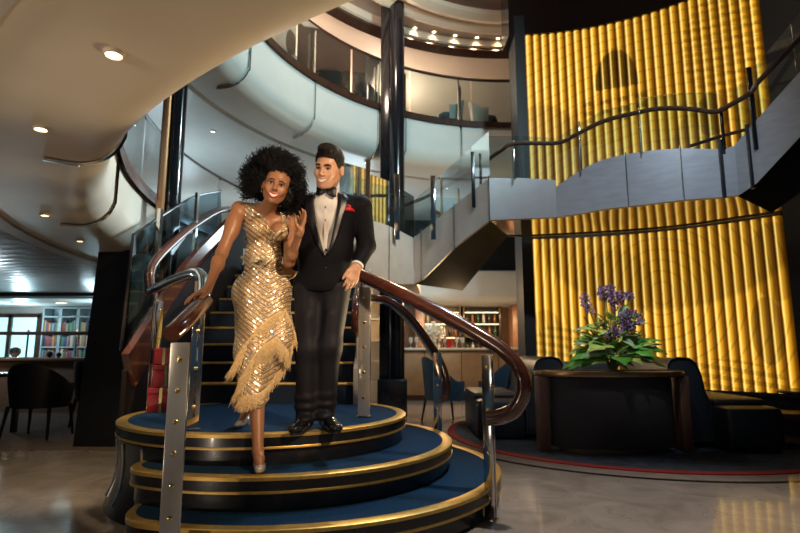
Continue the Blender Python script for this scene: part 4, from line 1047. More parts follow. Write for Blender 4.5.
def mobj(name, V, Fc, mats, parent, mi=None, extra=None):
    """surface-net mesh (+ extra MB islands) as one mesh object"""
    off = np.array(origin(parent)) if parent is not None else np.zeros(3)
    vs = (V-off).tolist(); fs = Fc.tolist(); m_ = list(mi) if mi is not None else [0]*len(fs)
    if extra is not None:
        b = len(vs); vs += [(v[0]-off[0], v[1]-off[1], v[2]-off[2]) for v in extra.v]; fs += [[i+b for i in f] for f in extra.f]; m_ += extra.mi
    me = bpy.data.meshes.new(name); me.from_pydata(vs, [], fs)
    for m in (mats if isinstance(mats, list) else [mats]): me.materials.append(m)
    me.polygons.foreach_set('material_index', m_); me.polygons.foreach_set('use_smooth', [True]*len(fs)); me.update()
    o = bpy.data.objects.new(name, me); COL.objects.link(o)
    if parent is not None: o.parent = parent
    return o
A3 = lambda v: np.array((v[0], v[1], v[2]), float)
def proj(X):
    """world -> picture coordinates of the photograph's camera (used to cut neckline and lapel openings)"""
    d = X-np.array((0, 0, CAMZ)); c, s_ = math.cos(TH), math.sin(TH)
    zc = d[..., 1]*c+d[..., 2]*s_; yc = -d[..., 1]*s_+d[..., 2]*c
    return CX+F*d[..., 0]/zc, CY-F*yc/zc, zc
def polysdf(u, v, poly):
    P = np.array(poly, float); ins = np.zeros(u.shape, bool); d2 = np.full(u.shape, 1e18)
    for i in range(len(P)):
        a, b = P[i], P[(i+1) % len(P)]; e = b-a; wx, wy = u-a[0], v-a[1]
        h = np.clip((wx*e[0]+wy*e[1])/(e @ e), 0, 1)
        d2 = np.minimum(d2, (wx-h*e[0])**2+(wy-h*e[1])**2)
        c = (a[1] <= v) != (b[1] <= v)
        with np.errstate(divide='ignore', invalid='ignore'): xi = a[0]+(v-a[1])*e[0]/(e[1] if e[1] != 0 else 1e-9)
        ins ^= c & (u < xi)
    d = np.sqrt(d2); return np.where(ins, -d, d)
def march(field, u, v, y0=2.2, off=0, infl=0):
    """first point of a field's surface along the line of sight through (u, v)"""
    r = np.array(ray(u, v)); r = r/np.linalg.norm(r); t = y0/r[1]; o = np.array((0, 0, CAMZ))
    for _ in range(90):
        d = field.ev([o+r*t])[0]-infl
        if d < .0006: break
        t += min(d*.8, .05)
        if t > 6: break
    return Vector(o+r*(t-off))

def hand(fd, wrist, fdir, back, thumb, curls, s=1.0, spread=.10, thumb_dir=None, k=.006, r=1.0):
    """palm with four unequal fingers and a thumb leaving its side; curls = bend per finger (radians per joint)"""
    y = Vector(fdir).normalized(); z = (Vector(back)-y*y.dot(Vector(back))).normalized(); x = y.cross(z)*thumb   # x towards the thumb
    W = Vector(wrist)
    offs = (.030, .010, -.010, -.028); met = (.090, .093, .087, .078); LEN = (.068, .077, .071, .055); rad = (.0092, .0095, .009, .0078)
    fd.cap(A3(W), A3(W+y*.03*s), .024*s*r, .024*s*r, k=.012)
    for i in range(4):
        kn = W+(y*met[i]+x*offs[i])*s
        fd.cap(A3(W+(y*.012+x*offs[i]*.55)*s), A3(kn), .0125*s*r, .0112*s*r, k=.014)
        a = curls[i]*.7; p = kn; d = (y+x*(spread*(offs[i]/.03))).normalized(); hinge = z.cross(d).normalized()
        for j, fr in enumerate((.46, .30, .24)):
            d2 = Matrix.Rotation(a, 3, d.cross(z)) @ d if False else (d*math.cos(a)-z*math.sin(a)).normalized()
            q = p+d2*(LEN[i]*fr*s); r0, r1 = rad[i]*(1-.10*j)*s*r, rad[i]*(.90-.11*j)*s*r
            fd.cap(A3(p), A3(q), r0, r1, k=k if j else .008); p = q; a += curls[i]
    td = Vector(thumb_dir) if thumb_dir else (x*.75+y*.75-z*.25)
    td.normalize(); b = W+(y*.018+x*.024)*s; m1 = b+td*.040*s; m2 = m1+(td*.8+y*.5).normalized()*.032*s; m3 = m2+(td*.55+y*.8).normalized()*.025*s
    fd.cap(A3(b), A3(m1), .0145*s*r, .0115*s*r, k=.012); fd.cap(A3(m1), A3(m2), .0112*s*r, .0098*s*r, k=.006); fd.cap(A3(m2), A3(m3), .0098*s*r, .0078*s*r, k=.005)
    return W+y*.09*s

class Head:
    def __init__(s, c, yaw, pitch, roll, sc):
        s.c = Vector(c); s.R = (Matrix.Rotation(math.radians(yaw), 3, 'Z') @ Matrix.Rotation(math.radians(pitch), 3, 'X') @ Matrix.Rotation(math.radians(roll), 3, 'Y')); s.s = sc
        s.Rn = np.array(s.R)
    def W(s, x, y, z): return s.c+s.R @ Vector((x, y, z))*s.s
    def loc(s, X): return ((X-A3(s.c)) @ s.Rn)/s.s
    def build(s, fd, fem):
        W = lambda *p: A3(s.W(*p)); S_ = s.s
        E = lambda c, r, k=.02, op='u': fd.ell(W(*c), np.array(r)*S_, s.Rn, k*S_, op)
        Cp = lambda a, b, ra, rb=None, k=.02, op='u': fd.cap(W(*a), W(*b), ra*S_, (rb if rb is not None else ra)*S_, k*S_, op)
        j = .90 if fem else 1.0
        E((0, .014, .032), (.074, .095, .086), .0)
        E((0, -.022, -.028), (.060, .066, .078), .03)
        for q in (-1, 1):
            Cp((q*.055*j, .010, -.052), (q*.030*j, -.050, -.096), .019*j, .017*j, .03)
            E((q*.040, -.060, -.026), (.024, .022, .022), .02)                      # cheek, lifted by the smile
            E((q*.034, -.070, -.044), (.016, .014, .016), .015)
            E((q*(.077 if fem else .081), .014, -.008), (.012, .021, .033), .008)                      # ear
            E((q*.088, .006, -.006), (.007, .010, .019), .006, 's')
            Cp((q*.012, -.084, .020), (q*.046, -.070, .022), .011 if not fem else .009, .009, .014)   # brow
        E((0, -.066, -.100), (.024*j, .022, .018), .02)                             # chin
        E((0, -.070, -.068), (.032, .020, .022), .02)                               # mouth mound
        for q in (-1, 1): E((q*.031, -.094, .001), (.0165, .0185, .0105), .012, 's')  # sockets
        Cp((0, -.080, .012), (0, -.103, -.026), .0080, .0100, .012)                 # nose
        E((0, -.102, -.031), (.0115*(.92 if fem else 1), .0125, .0095), .008)
        for q in (-1, 1): E((q*.0115, -.091, -.034), (.0072, .0095, .0068), .006)
        s.fd = fd
    def surf(s, x, z, off=0):
        d = A3(s.R @ Vector((0, 1, 0))); p = A3(s.W(x, -.16, z)); t = 0
        for _ in range(60):
            q = s.fd.ev([p+d*t])[0]
            if q < .0004 or t > .2: break
            t += q*.8
        return Vector(p+d*(t-off*s.s))
    def features(s, fem, mi_white, mi_iris, mi_dark, mi_lip, mi_teeth, mi_mouth):
        g = MB(); S_ = s.s
        for q in (-1, 1):
            ex, ez = q*.031, .001
            A_ = np.linspace(-1, 1, 9); hh = .0076 if fem else .0054; ew = .0158 if fem else .0138
            top = [(ex+a*ew, ez+hh*(1-a*a)+.0008*a*q) for a in A_]; bot = [(ex+a*ew, ez-hh*.62*(1-a*a)+.0008*a*q) for a in A_]
            rows = [[s.surf(t[0]*(1-f)+b[0]*f, t[1]*(1-f)+b[1]*f, .0012+.0016*math.sin(PI*f)) for t, b in zip(top, bot)] for f in (0, .33, .66, 1)]
            g.sheet(rows, mi_white)
            cxx, czz = ex-.002*q*0-.001, ez-.0006
            rr = [[s.surf(cxx+r*math.cos(t), czz+r*.92*math.sin(t), .0036) for t in [2*PI*i/12 for i in range(13)]] for r in (.0004, .0068 if fem else .0058)]
            g.sheet(rr, mi_iris)
            g.tube([s.surf(x, z, .0024) for x, z in top], .0030*S_ if fem else .0020*S_, 5, m=mi_dark)
            br = [(q*.012, .0195), (q*.022, .0235), (q*.034, .0245), (q*.046, .0195), (q*.051, .0150)]
            g.tube([s.surf(x, z, .001) for x, z in br], 1, 6, rads=[v*S_*(1.0 if fem else 1.5) for v in (.0022, .0034, .0034, .0026, .001)], m=mi_dark)
        T = np.linspace(-1, 1, 11); mw = .031 if fem else .032; od = .0800 if fem else .0775
        up_ = [(t*mw, -.0620+.0095*t*t) for t in T]; lo_ = [(t*(mw-.001), -od+(od-.0535)*t*t) for t in T]
        rows = [[s.surf(a[0]*(1-f)+b[0]*f, a[1]*(1-f)+b[1]*f, .0012) for a, b in zip(up_, lo_)] for f in (0, .5, 1)]
        g.sheet(rows[:2]+[[p for p in rows[2]]], mi_teeth)
        w = [.0012, .0024, .0030, .0034, .0036, .0034, .0036, .0034, .0030, .0024, .0012]
        k1 = 1.12 if fem else .62
        g.tube([s.surf(x, z+.0022, .0008) for x, z in up_], 1, 8, rads=[v*S_*k1 for v in w], m=mi_lip)
        g.tube([s.surf(x, z-.0020, .0010) for x, z in lo_], 1, 8, rads=[v*S_*1.25*k1 for v in w], m=mi_lip)
        for q in (-1, 1):                                  # smile folds
            pass
        return g
def skin_mat(name, col, sub=(.8, .3, .15)):
    m, t, b = nm(name)
    b.inputs['Base Color'].default_value = (*col, 1); b.inputs['Roughness'].default_value = .42
    b.inputs['Subsurface Weight'].default_value = .12; b.inputs['Subsurface Radius'].default_value = (.012, .004, .002)
    tc = N(t, 'ShaderNodeTexCoord'); n = N(t, 'ShaderNodeTexNoise'); n.inputs['Scale'].default_value = 220
    t.links.new(tc.outputs['Object'], n.inputs['Vector']); bp = N(t, 'ShaderNodeBump'); bp.inputs['Strength'].default_value = .06; bp.inputs['Distance'].default_value = .002
    t.links.new(n.outputs['Fac'], bp.inputs['Height']); t.links.new(bp.outputs[0], b.inputs['Normal'])
    return m
M['skin_m'] = skin_mat('fair_skin', (.56, .31, .20)); M['skin_w'] = skin_mat('brown_skin', (.34, .155, .075))
M['eyewhite'] = mat('eye_white', (.62, .58, .54), .25); M['iris'] = mat('iris_brown', (.02, .010, .006), .15); M['lash'] = mat('lash_black', (.012, .008, .006), .6)
M['lip_m'] = mat('lip_pink', (.38, .14, .10), .4); M['lip_w'] = mat('lipstick_red', (.42, .02, .03), .28, coat=.3); M['teeth'] = mat('teeth', (.80, .75, .66), .25)
M['tux'] = mat('tuxedo_velvet', (.004, .004, .007), .7, spec=.12, bump=.06, bscale=180); M['satin'] = mat('black_satin', (.007, .007, .011), .36, spec=.35)
M['shirt'] = mat('white_shirt', (.66, .64, .62), .7, bump=.05, bscale=60); M['patent'] = mat('patent_leather', (.006, .006, .008), .10, coat=.8)
M['trouser'] = mat('trouser_wool', (.007, .007, .011), .6, spec=.2, bump=.05, bscale=200); M['pocket'] = mat('red_silk', (.50, .015, .03), .4)
M['hair_m'] = mat('dark_brown_hair', (.010, .006, .005), .5, spec=.3, noise=.5, nscale=40, bump=.6, bscale=90, stretch=(3, .6, 1)); M['hair_w'] = mat('black_curls', (.0035, .0035, .0055), .55, spec=.25)
def wr(L): return [A3(at(*p)) for p in L]

# ------------------------------------------------------------------ THE MAN
def make_man():
    base = at(316, 418, 3.40); base.z = .543
    root = thing('person', 'smiling man in black tuxedo, bow tie and red pocket square on the top step', 'person', base)
    hd = Head(at(328.5, 169, 3.28), -16, 17, 10, 1.06)
    b = Field(); hd.build(b, False)
    nb = A3(at(328, 197, 3.37)); b.cap(A3(hd.W(0, .022, -.07)), nb, .056, .058, .03)
    shR, shL = A3(at(361, 207, 3.42)), A3(at(297, 207, 3.42)); ch = A3(at(328, 216, 3.42)); wa = A3(at(325, 258, 3.42)); pe = A3(at(322, 284, 3.44))
    eR, wR = A3(at(366.5, 246, 3.47)), A3(at(357, 266, 3.36)); eL, wL = A3(at(287, 247, 3.52)), A3(at(299, 268, 3.60))
    hL, kL, aL = A3(at(309, 290, 3.44)), A3(at(307, 350, 3.40)), A3(at(306, 410, 3.42)); hR, kR, aR = A3(at(336, 290, 3.44)), A3(at(330, 347, 3.40)), A3(at(325, 407, 3.46))
    b.ell(ch, (.17, .10, .16), k=.05); b.ell(wa, (.14, .095, .16), k=.06); b.ell(pe, (.155, .10, .12), k=.06)
    for sh, e, wv in ((shR, eR, wR), (shL, eL, wL)): b.cap(nb-np.array((0, 0, .045)), sh, .040, .050, .05); b.chain([sh, e, wv], [.054, .042, .028], .03)
    for h, k, a in ((hL, kL, aL), (hR, kR, aR)): b.chain([h, k, a], [.078, .052, .036], .04); b.cap(a, a+np.array((0.01, -.05, -.075)), .030, .022, .02)
    # his free hand hangs by the steel post, back of the hand outward; the other rests behind her
    hand(b, Vector(wR), Vector((-.30, -.18, -1)), Vector((.45, -.85, .05)), 1, (.34, .30, .34, .42), 1.02, .06, thumb_dir=(-.72, -.35, -.72))
    hand(b, Vector(wL), Vector((-.9, -.2, -.1)), Vector((0, 1, .2)), 1, (.3, .3, .3, .3), 1.0)
    V, Fc = b.mesh(.0036, smooth=2)
    mobj('body', V, Fc, [M['skin_m'], M['eyewhite'], M['iris'], M['hair_m'], M['lip_m'], M['teeth']], root, extra=hd.features(False, 1, 2, 3, 4, 5, 4))
    # hair: short, swept up at the front
    h = Field(); W = lambda *p: A3(hd.W(*p)); S_ = hd.s
    h.ell(W(0, .018, .050), np.array((.082, .104, .094))*S_, hd.Rn); h.ell(W(.008, -.052, .116), np.array((.058, .042, .034))*S_, hd.Rn, .03); h.ell(W(0, .03, .0), np.array((.080, .085, .075))*S_, hd.Rn, .02)
    def facecut(X):
        q = hd.loc(X); x, y, z = q[..., 0], q[..., 1], q[..., 2]
        f = np.maximum(y-np.interp(z, [-.05, -.02, .02, .07], [-.008, -.014, -.034, -.052]), z-(.069-np.abs(x)*.12))       # in front of the temples and under the hairline
        under = z-(-.022-(y-.02)*.72)                                       # below the nape line
        ear = np.sqrt((y-.016)**2+(z+.010)**2)-.026
        return np.minimum(np.minimum(f, under), ear)*S_
    h.fn(facecut, A3(hd.c)-.2, A3(hd.c)+.2, .008, 's')
    V, Fc = h.mesh(.0032, smooth=1)
    # combed strands lying on the hair, swept back from the brow
    rn = np.random.default_rng(4); K = 9; n = 420; x0 = rn.uniform(-1, 1, n); f0 = rn.uniform(-.35, 1.9, n); ln = rn.uniform(.5, 1.0, n)
    Pn = np.zeros((n, K, 3))
    for k in range(K):
        f = f0+ln*k/(K-1); xx = np.clip(x0+.10*k/(K-1)+rn.normal(0, .008, n), -1.15, 1.15)*1.25
        dl = np.stack([np.sin(xx), -np.cos(xx)*np.cos(f), np.cos(xx)*np.sin(f)], 1)
        o_ = np.array(hd.c)+np.array([0, .0, .0]); c0_ = A3(hd.W(0, .018, .050)); d_ = dl @ hd.Rn.T; t_ = np.full(n, .19*S_)
        for _ in range(26): t_ -= h.ev(c0_+d_*t_[:, None])*.8
        Pn[:, k] = c0_+d_*(t_[:, None]+.0006)
    ok = np.abs(h.ev(Pn.reshape(-1, 3)).reshape(n, K)).max(1) < .004
    jump = np.linalg.norm(np.diff(Pn, axis=1), axis=2).max(1) < .03
    g = MB()
    for i in np.where(ok & jump)[0]: g.tube([Vector(p) for p in Pn[i]], 1, 4, rads=[.0006+.0016*math.sin(PI*(k+.5)/K) for k in range(K)])
    mobj('hair', V, Fc, M['hair_m'], root, extra=g)
    # shirt
    s_ = Field(); s_.ell(ch, (.176, .110, .165), k=.05); s_.ell(wa, (.150, .106, .17), k=.06); s_.cap(nb+np.array((0, .0, .02)), nb+np.array((0, .01, -.05)), .070, .080, .03)
    s_.ell(A3(at(328, 205, 3.36)), (.085, .06, .05), k=.04)
    V, Fc = s_.mesh(.006, smooth=2); sh_ = mobj('shirt', V, Fc, M['shirt'], root)
    cl = Field(); c0 = nb+np.array((0, -.006, .022)); ax = np.array((.0, -.30, 1.)); ax /= np.linalg.norm(ax)
    cl.cap(c0, c0+ax*.046, .076, .070, 0); cl.cap(c0-ax*.03, c0+ax*.09, .064, .060, 0, 's')
    cl.fn(lambda X: ((X-(c0-ax*.012)) @ ax), c0-.1, c0+.1, 0, 's'); cl.fn(lambda X: ((X-(c0+ax*.054)) @ ax)*-1, c0-.12, c0+.12, 0, 's')
    V, Fc = cl.mesh(.0035, smooth=1); mobj('collar', V, Fc, M['shirt'], root)
    # jacket
    j = Field(); j.ell(ch, (.190, .122, .165), k=.05); j.ell(A3(at(326, 240, 3.42)), (.178, .118, .16), k=.07); j.ell(wa, (.165, .114, .16), k=.07); j.ell(pe+np.array((0, 0, -.005)), (.186, .120, .125), k=.07)
    for sh in (shR, shL): j.cap(nb+np.array((0, .015, -.02)), sh+np.array((0, 0, .002)), .060, .066, .045)
    j.chain([shR, eR, wR+(eR-wR)*.16], [.071, .059, .046], .022); j.chain([shL, eL, wL+(eL-wL)*.16], [.071, .059, .046], .022)
    yc = ch[1]
    VOP = [(313.5, 180), (313, 196), (315, 214), (319, 236), (324.5, 257), (328.5, 250), (332, 236), (336, 216), (338.5, 196), (340, 180)]
    def vcut(X):
        u, v, zc = proj(X); d = polysdf(u, v, VOP)*zc/F
        return np.maximum(d, X[..., 1]-(yc-.015))
    j.fn(vcut, ch-np.array((.2, .25, .35)), ch+np.array((.2, .02, .3)), .004, 's')
    def necks(X):
        return np.sqrt(((X-nb)[..., 0])**2+((X-nb)[..., 1])**2)-.066-np.clip((X-nb)[..., 2], -.05, .2)*.4
    j.fn(necks, nb-np.array((.1, .1, .03)), nb+np.array((.1, .1, .2)), .006, 's')
    hemv = A3(at(322, 293, 3.44))[2]
    j.fn(lambda X: X[..., 2]-hemv-.0, pe-np.array((.3, .3, .3)), np.array((pe[0]+.3, pe[1]+.3, hemv+.02)), .004, 's') if False else None
    def hem(X): return np.maximum(X[..., 2]-hemv, np.abs(X[..., 0]-pe[0])-.22)
    j.fn(hem, pe-np.array((.22, .25, .3)), np.array((pe[0]+.22, pe[1]+.25, hemv+.01)), .003, 's')
    V, Fc = j.mesh(.005, smooth=2); jk = mobj('jacket', V, Fc, M['tux'], root)
    jf = Field(); jf.P = [p for p in j.P if p[4] == 'u']
    def patch(rows, mname, name, parent, off=.004, thick=.003, fd=jf):
        g = MB(); g.sheet([[march(fd, u, v, 2.6, off) for u, v in r] for r in rows]); o = g.build(name, M[mname], parent, recalc=False)
        md = o.modifiers.new('s', 'SOLIDIFY'); md.thickness = thick; md.offset = 0
        return o
    def strip(Lc, Rc, n): 
        Lp = cr([Vector((*p, 0)) for p in Lc], n); Rp = cr([Vector((*p, 0)) for p in Rc], n)
        return [[(a.x+(b_.x-a.x)*f, a.y+(b_.y-a.y)*f) for f in (0, .33, .67, 1)] for a, b_ in zip(Lp, Rp)]
    # peaked satin lapels either side of the shirt
    patch(strip([(337.5, 190), (337.5, 203), (335, 220), (331, 240), (327, 254)], [(343, 191), (349.5, 202), (344, 218), (337, 238), (328.5, 255)], 5), 'satin', 'lapel', jk, .007)
    patch(strip([(307, 194), (302.5, 206), (308, 222), (316, 242), (324, 256)], [(313.5, 192), (314, 206), (317, 222), (320.5, 240), (325, 256)], 5), 'satin', 'lapel', jk, .007)
    patch([[(345, 208), (349, 206.2), (354, 209.5)], [(345, 210.5), (350, 211), (355, 212)]], 'pocket', 'pocket_square', root, .009, .004)
    pq = march(jf, 349, 208, 2.6, .006); MB().tube([pq+Vector((-.02, 0, -.006)), pq+Vector((-.006, -.006, .022)), pq+Vector((.008, -.004, .006))], .009, 8, rads=[.008, .004, .009]).build('pocket_square', M['pocket'], root)
    for v in (250, 268):
        q = march(jf, 326, v, 2.6, .002); MB().ell(q, (.009, .004, .009), 12, 6).build('button', M['satin'], jk)
    for k, v in enumerate((207, 220, 233)):
        q = march(s_, 325.5, v, 2.6, .001); MB().ell(q, (.0045, .003, .0045), 10, 6).build('stud', M['black'], sh_)
    g = MB()
    pl_ = [march(s_, u, v, 2.6, .002) for u, v in ((326.5, 197), (326, 212), (325.8, 226), (325.5, 240), (325.3, 252))]
    g.tube(pl_, .01, prof=[(-.012, -.0012), (.012, -.0012), (.012, .0012), (-.012, .0012)], up=(0, -1, 0)); g.build('placket', M['shirt'], sh_)
    # bow tie
    kc = march(s_, 325.8, 190.5, 2.6, .014); g = MB()
    for q in (-1, 1):
        rings = []
        for i in range(9):
            t = i/8; hw = .012+.022*math.sin(PI*.5*min(1, t*1.25)) if t < .9 else .031
            th = .010+.012*math.sin(PI*t)
            c = kc+hd.R @ Vector((q*(.004+.062*t), .012*t*t-.004, -.002-.004*t))
            X_, Z_ = hd.R @ Vector((0, 1, 0)), Vector((.06, 0, 1))
            rings.append([c+X_*(th*.5*math.cos(a))+Z_*(hw*math.sin(a)) for a in [2*PI*k/14 for k in range(14)]])
        g.loft(rings)
    bt = g.build('bow_tie', M['satin'], root); MB().box(kc+Vector((0, -.008, -.001)), (.022, .020, .026), bev=.007).build('knot', M['satin'], bt)
    # shirt cuff at the free hand
    d = Vector(wR-eR).normalized(); q = Vector(wR)-d*.028
    MB().tube([q, q+d*.034], .04, 20, rads=[.042, .040]).build('cuff', M['shirt'], root)
    # trousers
    t = Field(); t.ell(pe+np.array((0, 0, .02)), (.172, .112, .12), k=.05)
    t.chain([hL, kL, aL+np.array((0, 0, -.015))], [.094, .070, .061], .045); t.chain([hR, kR, aR+np.array((0, 0, -.015))], [.094, .070, .061], .045)
    for i, (a, sx) in enumerate(((aL, -1), (aR, 1))):
        for zz, r_ in ((.02, .062), (.075, .060)): t.ell(a+np.array((sx*.006, -.008, zz)), (r_, r_+.008, .016), k=.03)
        t.ell(a+np.array((0, -.035, -.050)), (.056, .078, .03), k=.03)
    t.cap(kL+np.array((.0, -.05, .2)), aL+np.array((0, -.055, .1)), .018, .012, .03); t.cap(kR+np.array((.0, -.05, .2)), aR+np.array((0, -.055, .1)), .018, .012, .03)
    V, Fc = t.mesh(.005, smooth=2); mobj('trousers', V, Fc, M['trouser'], root)
    # shoes
    for a, toe in ((aL, (-.028, -.20)), (aR, (.075, -.17))):
        f = Field(); zf = .545; d = 1.08*np.array((*toe, 0)); dn = d/np.linalg.norm(d); hl = np.array((a[0], a[1]+.035, zf))
        f.cap(hl+np.array((0, 0, .045)), hl+dn*.12+np.array((0, 0, .042)), .040, .042, .02); f.ell(hl+dn*.20+np.array((0, 0, .030)), (.045, .070, .030), np.array(Matrix.Rotation(math.atan2(-dn[0], dn[1])+PI, 3, 'Z')), .03)
        f.cap(hl+np.array((0, 0, .04)), hl+np.array((0, 0, .085)), .038, .036, .02)
        f.fn(lambda X: X[..., 2]-zf-.012, hl-.4, hl+np.array((.4, .4, .02)), 0, 's')
        V, Fc = f.mesh(.004, smooth=1); so = mobj('shoe', V, Fc, M['patent'], root)
        g = MB(); rg = []
        for zz in (zf, zf+.014): rg.append([Vector(hl+dn*(.115+.148*math.cos(an)))+Vector((-dn[1], dn[0], 0))*((.040+.006*math.cos(an))*math.sin(an))+Vector((0, 0, zz-zf)) for an in [2*PI*i/28 for i in range(28)]])
        g.loft(rg); g.build('sole', M['blackmatte'], so)
    return root
make_man()

# ------------------------------------------------------------------ THE WOMAN
def dress_mat():
    m, t, b = nm('gold_sequin_dress'); L = t.links.new
    tc = N(t, 'ShaderNodeTexCoord'); sp = N(t, 'ShaderNodeSeparateXYZ'); L(tc.outputs['Object'], sp.inputs[0])
    def mth(op, a, b_=None, c=None):
        n = N(t, 'ShaderNodeMath', operation=op)
        for i, x in enumerate((a, b_, c)):
            if x is None: continue
            if isinstance(x, (int, float)): n.inputs[i].default_value = x
            else: L(x, n.inputs[i])
        return n.outputs[0]
    ax = mth('ABSOLUTE', mth('SUBTRACT', sp.outputs[0], .045))
    ph = mth('SUBTRACT', sp.outputs[2], mth('MULTIPLY', ax, .75))
    nz = N(t, 'ShaderNodeTexNoise'); nz.inputs['Scale'].default_value = 14; L(tc.outputs['Object'], nz.inputs['Vector'])
    ph = mth('ADD', ph, mth('MULTIPLY', nz.outputs['Fac'], .012))
    st = mth('SINE', mth('MULTIPLY', ph, 2*PI/.030)); st2 = mth('SINE', mth('MULTIPLY', ph, 2*PI/.0087))
    vo = N(t, 'ShaderNodeTexVoronoi'); vo.inputs['Scale'].default_value = 150; L(tc.outputs['Object'], vo.inputs['Vector'])
    vs = N(t, 'ShaderNodeSeparateXYZ'); L(vo.outputs['Color'], vs.inputs[0])
    bead = mth('MULTIPLY', mth('GREATER_THAN', st, .35), mth('GREATER_THAN', vs.outputs[0], .42))
    r = N(t, 'ShaderNodeMixRGB'); r.inputs[1].default_value = (.78, .57, .31, 1); r.inputs[2].default_value = (1.0, .95, .86, 1); L(bead, r.inputs[0])
    dk = N(t, 'ShaderNodeMixRGB'); dk.inputs[2].default_value = (.26, .145, .06, 1); L(mth('MULTIPLY', mth('LESS_THAN', st, -.30), .85), dk.inputs[0]); L(r.outputs[0], dk.inputs[1])
    L(dk.outputs[0], b.inputs['Base Color'])
    L(mth('MULTIPLY_ADD', bead, .50, .34), b.inputs['Metallic'])
    L(mth('MULTIPLY_ADD', bead, -.24, .40), b.inputs['Roughness'])
    # every sequin tilted its own way
    geo = N(t, 'ShaderNodeNewGeometry'); sub = N(t, 'ShaderNodeVectorMath', operation='SUBTRACT'); L(vo.outputs['Color'], sub.inputs[0]); sub.inputs[1].default_value = (.5, .5, .5)
    scl = N(t, 'ShaderNodeVectorMath', operation='SCALE'); L(sub.outputs[0], scl.inputs[0]); scl.inputs['Scale'].default_value = .5
    ad = N(t, 'ShaderNodeVectorMath', operation='ADD'); L(geo.outputs['Normal'], ad.inputs[0]); L(scl.outputs[0], ad.inputs[1])
    no = N(t, 'ShaderNodeVectorMath', operation='NORMALIZE'); L(ad.outputs[0], no.inputs[0])
    L(no.outputs[0], b.inputs['Normal'])
    return m
M['dress'] = dress_mat()
M['fringe'] = mat('gold_silk_fringe', (.76, .56, .29), .55, .05, noise=.25, nscale=90)
M['silver'] = mat('silver_glitter', (.75, .70, .66), .25, .8, bump=.6, bscale=300)
def make_woman():
    base = at(256, 440, 3.30); base.z = .363
    root = thing('person', 'laughing woman with big curly black hair in a gold sequin dress stepping down the steps', 'person', base)
    hd = Head(at(276.5, 186, 3.17), 12, 9, 14, 1.0)
    b = Field(); hd.build(b, True)
    nb = A3(at(266, 212, 3.32)); b.cap(A3(hd.W(0, .022, -.075)), nb, .046, .050, .03)
    shR, shL = A3(at(239.5, 209, 3.32)), A3(at(291, 217, 3.40)); ch = A3(at(266, 226, 3.36)); wa = A3(at(263, 258, 3.38)); pe = A3(at(262, 290, 3.42))
    eR, wR = A3(at(221.5, 254, 3.20)), A3(at(207.5, 290, 2.98)); eL, wL = A3(at(289, 262, 3.30)), A3(at(299.5, 234, 3.14))
    hF, kF, aF = A3(at(254, 300, 3.42)), A3(at(256, 362, 3.32)), A3(at(258, 452, 3.17)); hB, kB, aB = A3(at(275, 300, 3.44)), A3(at(272, 360, 3.42)), A3(at(248, 408, 3.62))
    bu = [A3(at(257.5, 228, 3.265)), A3(at(280, 231, 3.275))]
    for f in (b,):
        f.ell(ch, (.135, .085, .13), k=.05); f.ell(wa, (.115, .080, .13), k=.06); f.ell(pe, (.165, .105, .13), k=.06)
        for q in bu: f.ell(q, (.056, .052, .056), k=.03)
    b.cap(nb, shR, .038, .046, .045); b.cap(nb, shL, .038, .044, .045)
    b.chain([shR, eR, wR], [.047, .035, .022], .02); b.ell(eR+(wR-eR)*.28, (.036, .036, .05), k=.03); b.ell(shR+(eR-shR)*.4, (.042, .042, .08), k=.03)
    b.chain([shL, eL, wL], [.045, .034, .021], .02); b.ell(eL+(wL-eL)*.3, (.034, .034, .045), k=.02)
    b.cap(nb+np.array((-.01, -.03, -.012)), shR+np.array((.02, -.03, .012)), .010, .010, .02); b.cap(nb+np.array((.01, -.03, -.012)), shL+np.array((-.02, -.03, .012)), .010, .010, .02)
    # front leg reaches down, back leg still on the platform
    b.chain([hF, kF], [.078, .052], .04); b.chain([kF, kF+(aF-kF)*.3, aF], [.050, .050, .029], .025)
    b.ell(kF+(aF-kF)*.30+np.array((0, .022, 0)), (.042, .044, .085), k=.03)
    toe = A3(at(260, 468, 3.085)); toe[2] = .386
    b.chain([aF, aF*.45+toe*.55+np.array((0, 0, .012)), toe], [.029, .027, .017], .018); b.ell(aF+np.array((0, .022, -.03)), (.024, .024, .032), k=.02)
    b.chain([hB, kB, aB], [.078, .050, .029], .035); tb_ = aB+np.array((-.02, -.12, 0)); tb_[2] = .563; b.chain([aB, tb_], [.028, .018], .02)
    # one hand on the rail, the other raised in front of him
    hand(b, Vector(wR), Vector((-.62, -.62, -.42)), Vector((-.30, -.30, .9)), -1, (.22, .24, .28, .32), .93, .12, thumb_dir=(.15, -.8, -.5))
    hand(b, Vector(wL), Vector((.18, .05, 1)), Vector((.75, .62, .0)), -1, (.20, .24, .30, .36), .90, .12, thumb_dir=(-.75, -.45, .8))
    V, Fc = b.mesh(.0036, smooth=2)
    mobj('body', V, Fc, [M['skin_w'], M['eyewhite'], M['iris'], M['lash'], M['lip_w'], M['teeth']], root, extra=hd.features(True, 1, 2, 3, 4, 5, 4))
    # dress
    d = Field(); d.ell(ch, (.142, .094, .135), k=.05); d.ell(wa, (.121, .088, .13), k=.06); d.ell(pe, (.186, .120, .14), k=.07)
    d.cap(nb+np.array((-.02, .0, -.01)), shR+np.array((.02, 0, 0)), .047, .052, .04); d.cap(nb+np.array((.02, .0, -.01)), shL+np.array((-.02, 0, 0)), .047, .050, .04)
    for q in bu: d.ell(q, (.062, .058, .062), k=.03)
    d.cap(pe+np.array((-.055, -.0, -.06)), A3(at(252, 352, 3.32)), .115, .098, .06); d.cap(pe+np.array((.06, 0, -.06)), A3(at(279, 340, 3.38)), .112, .100, .06)
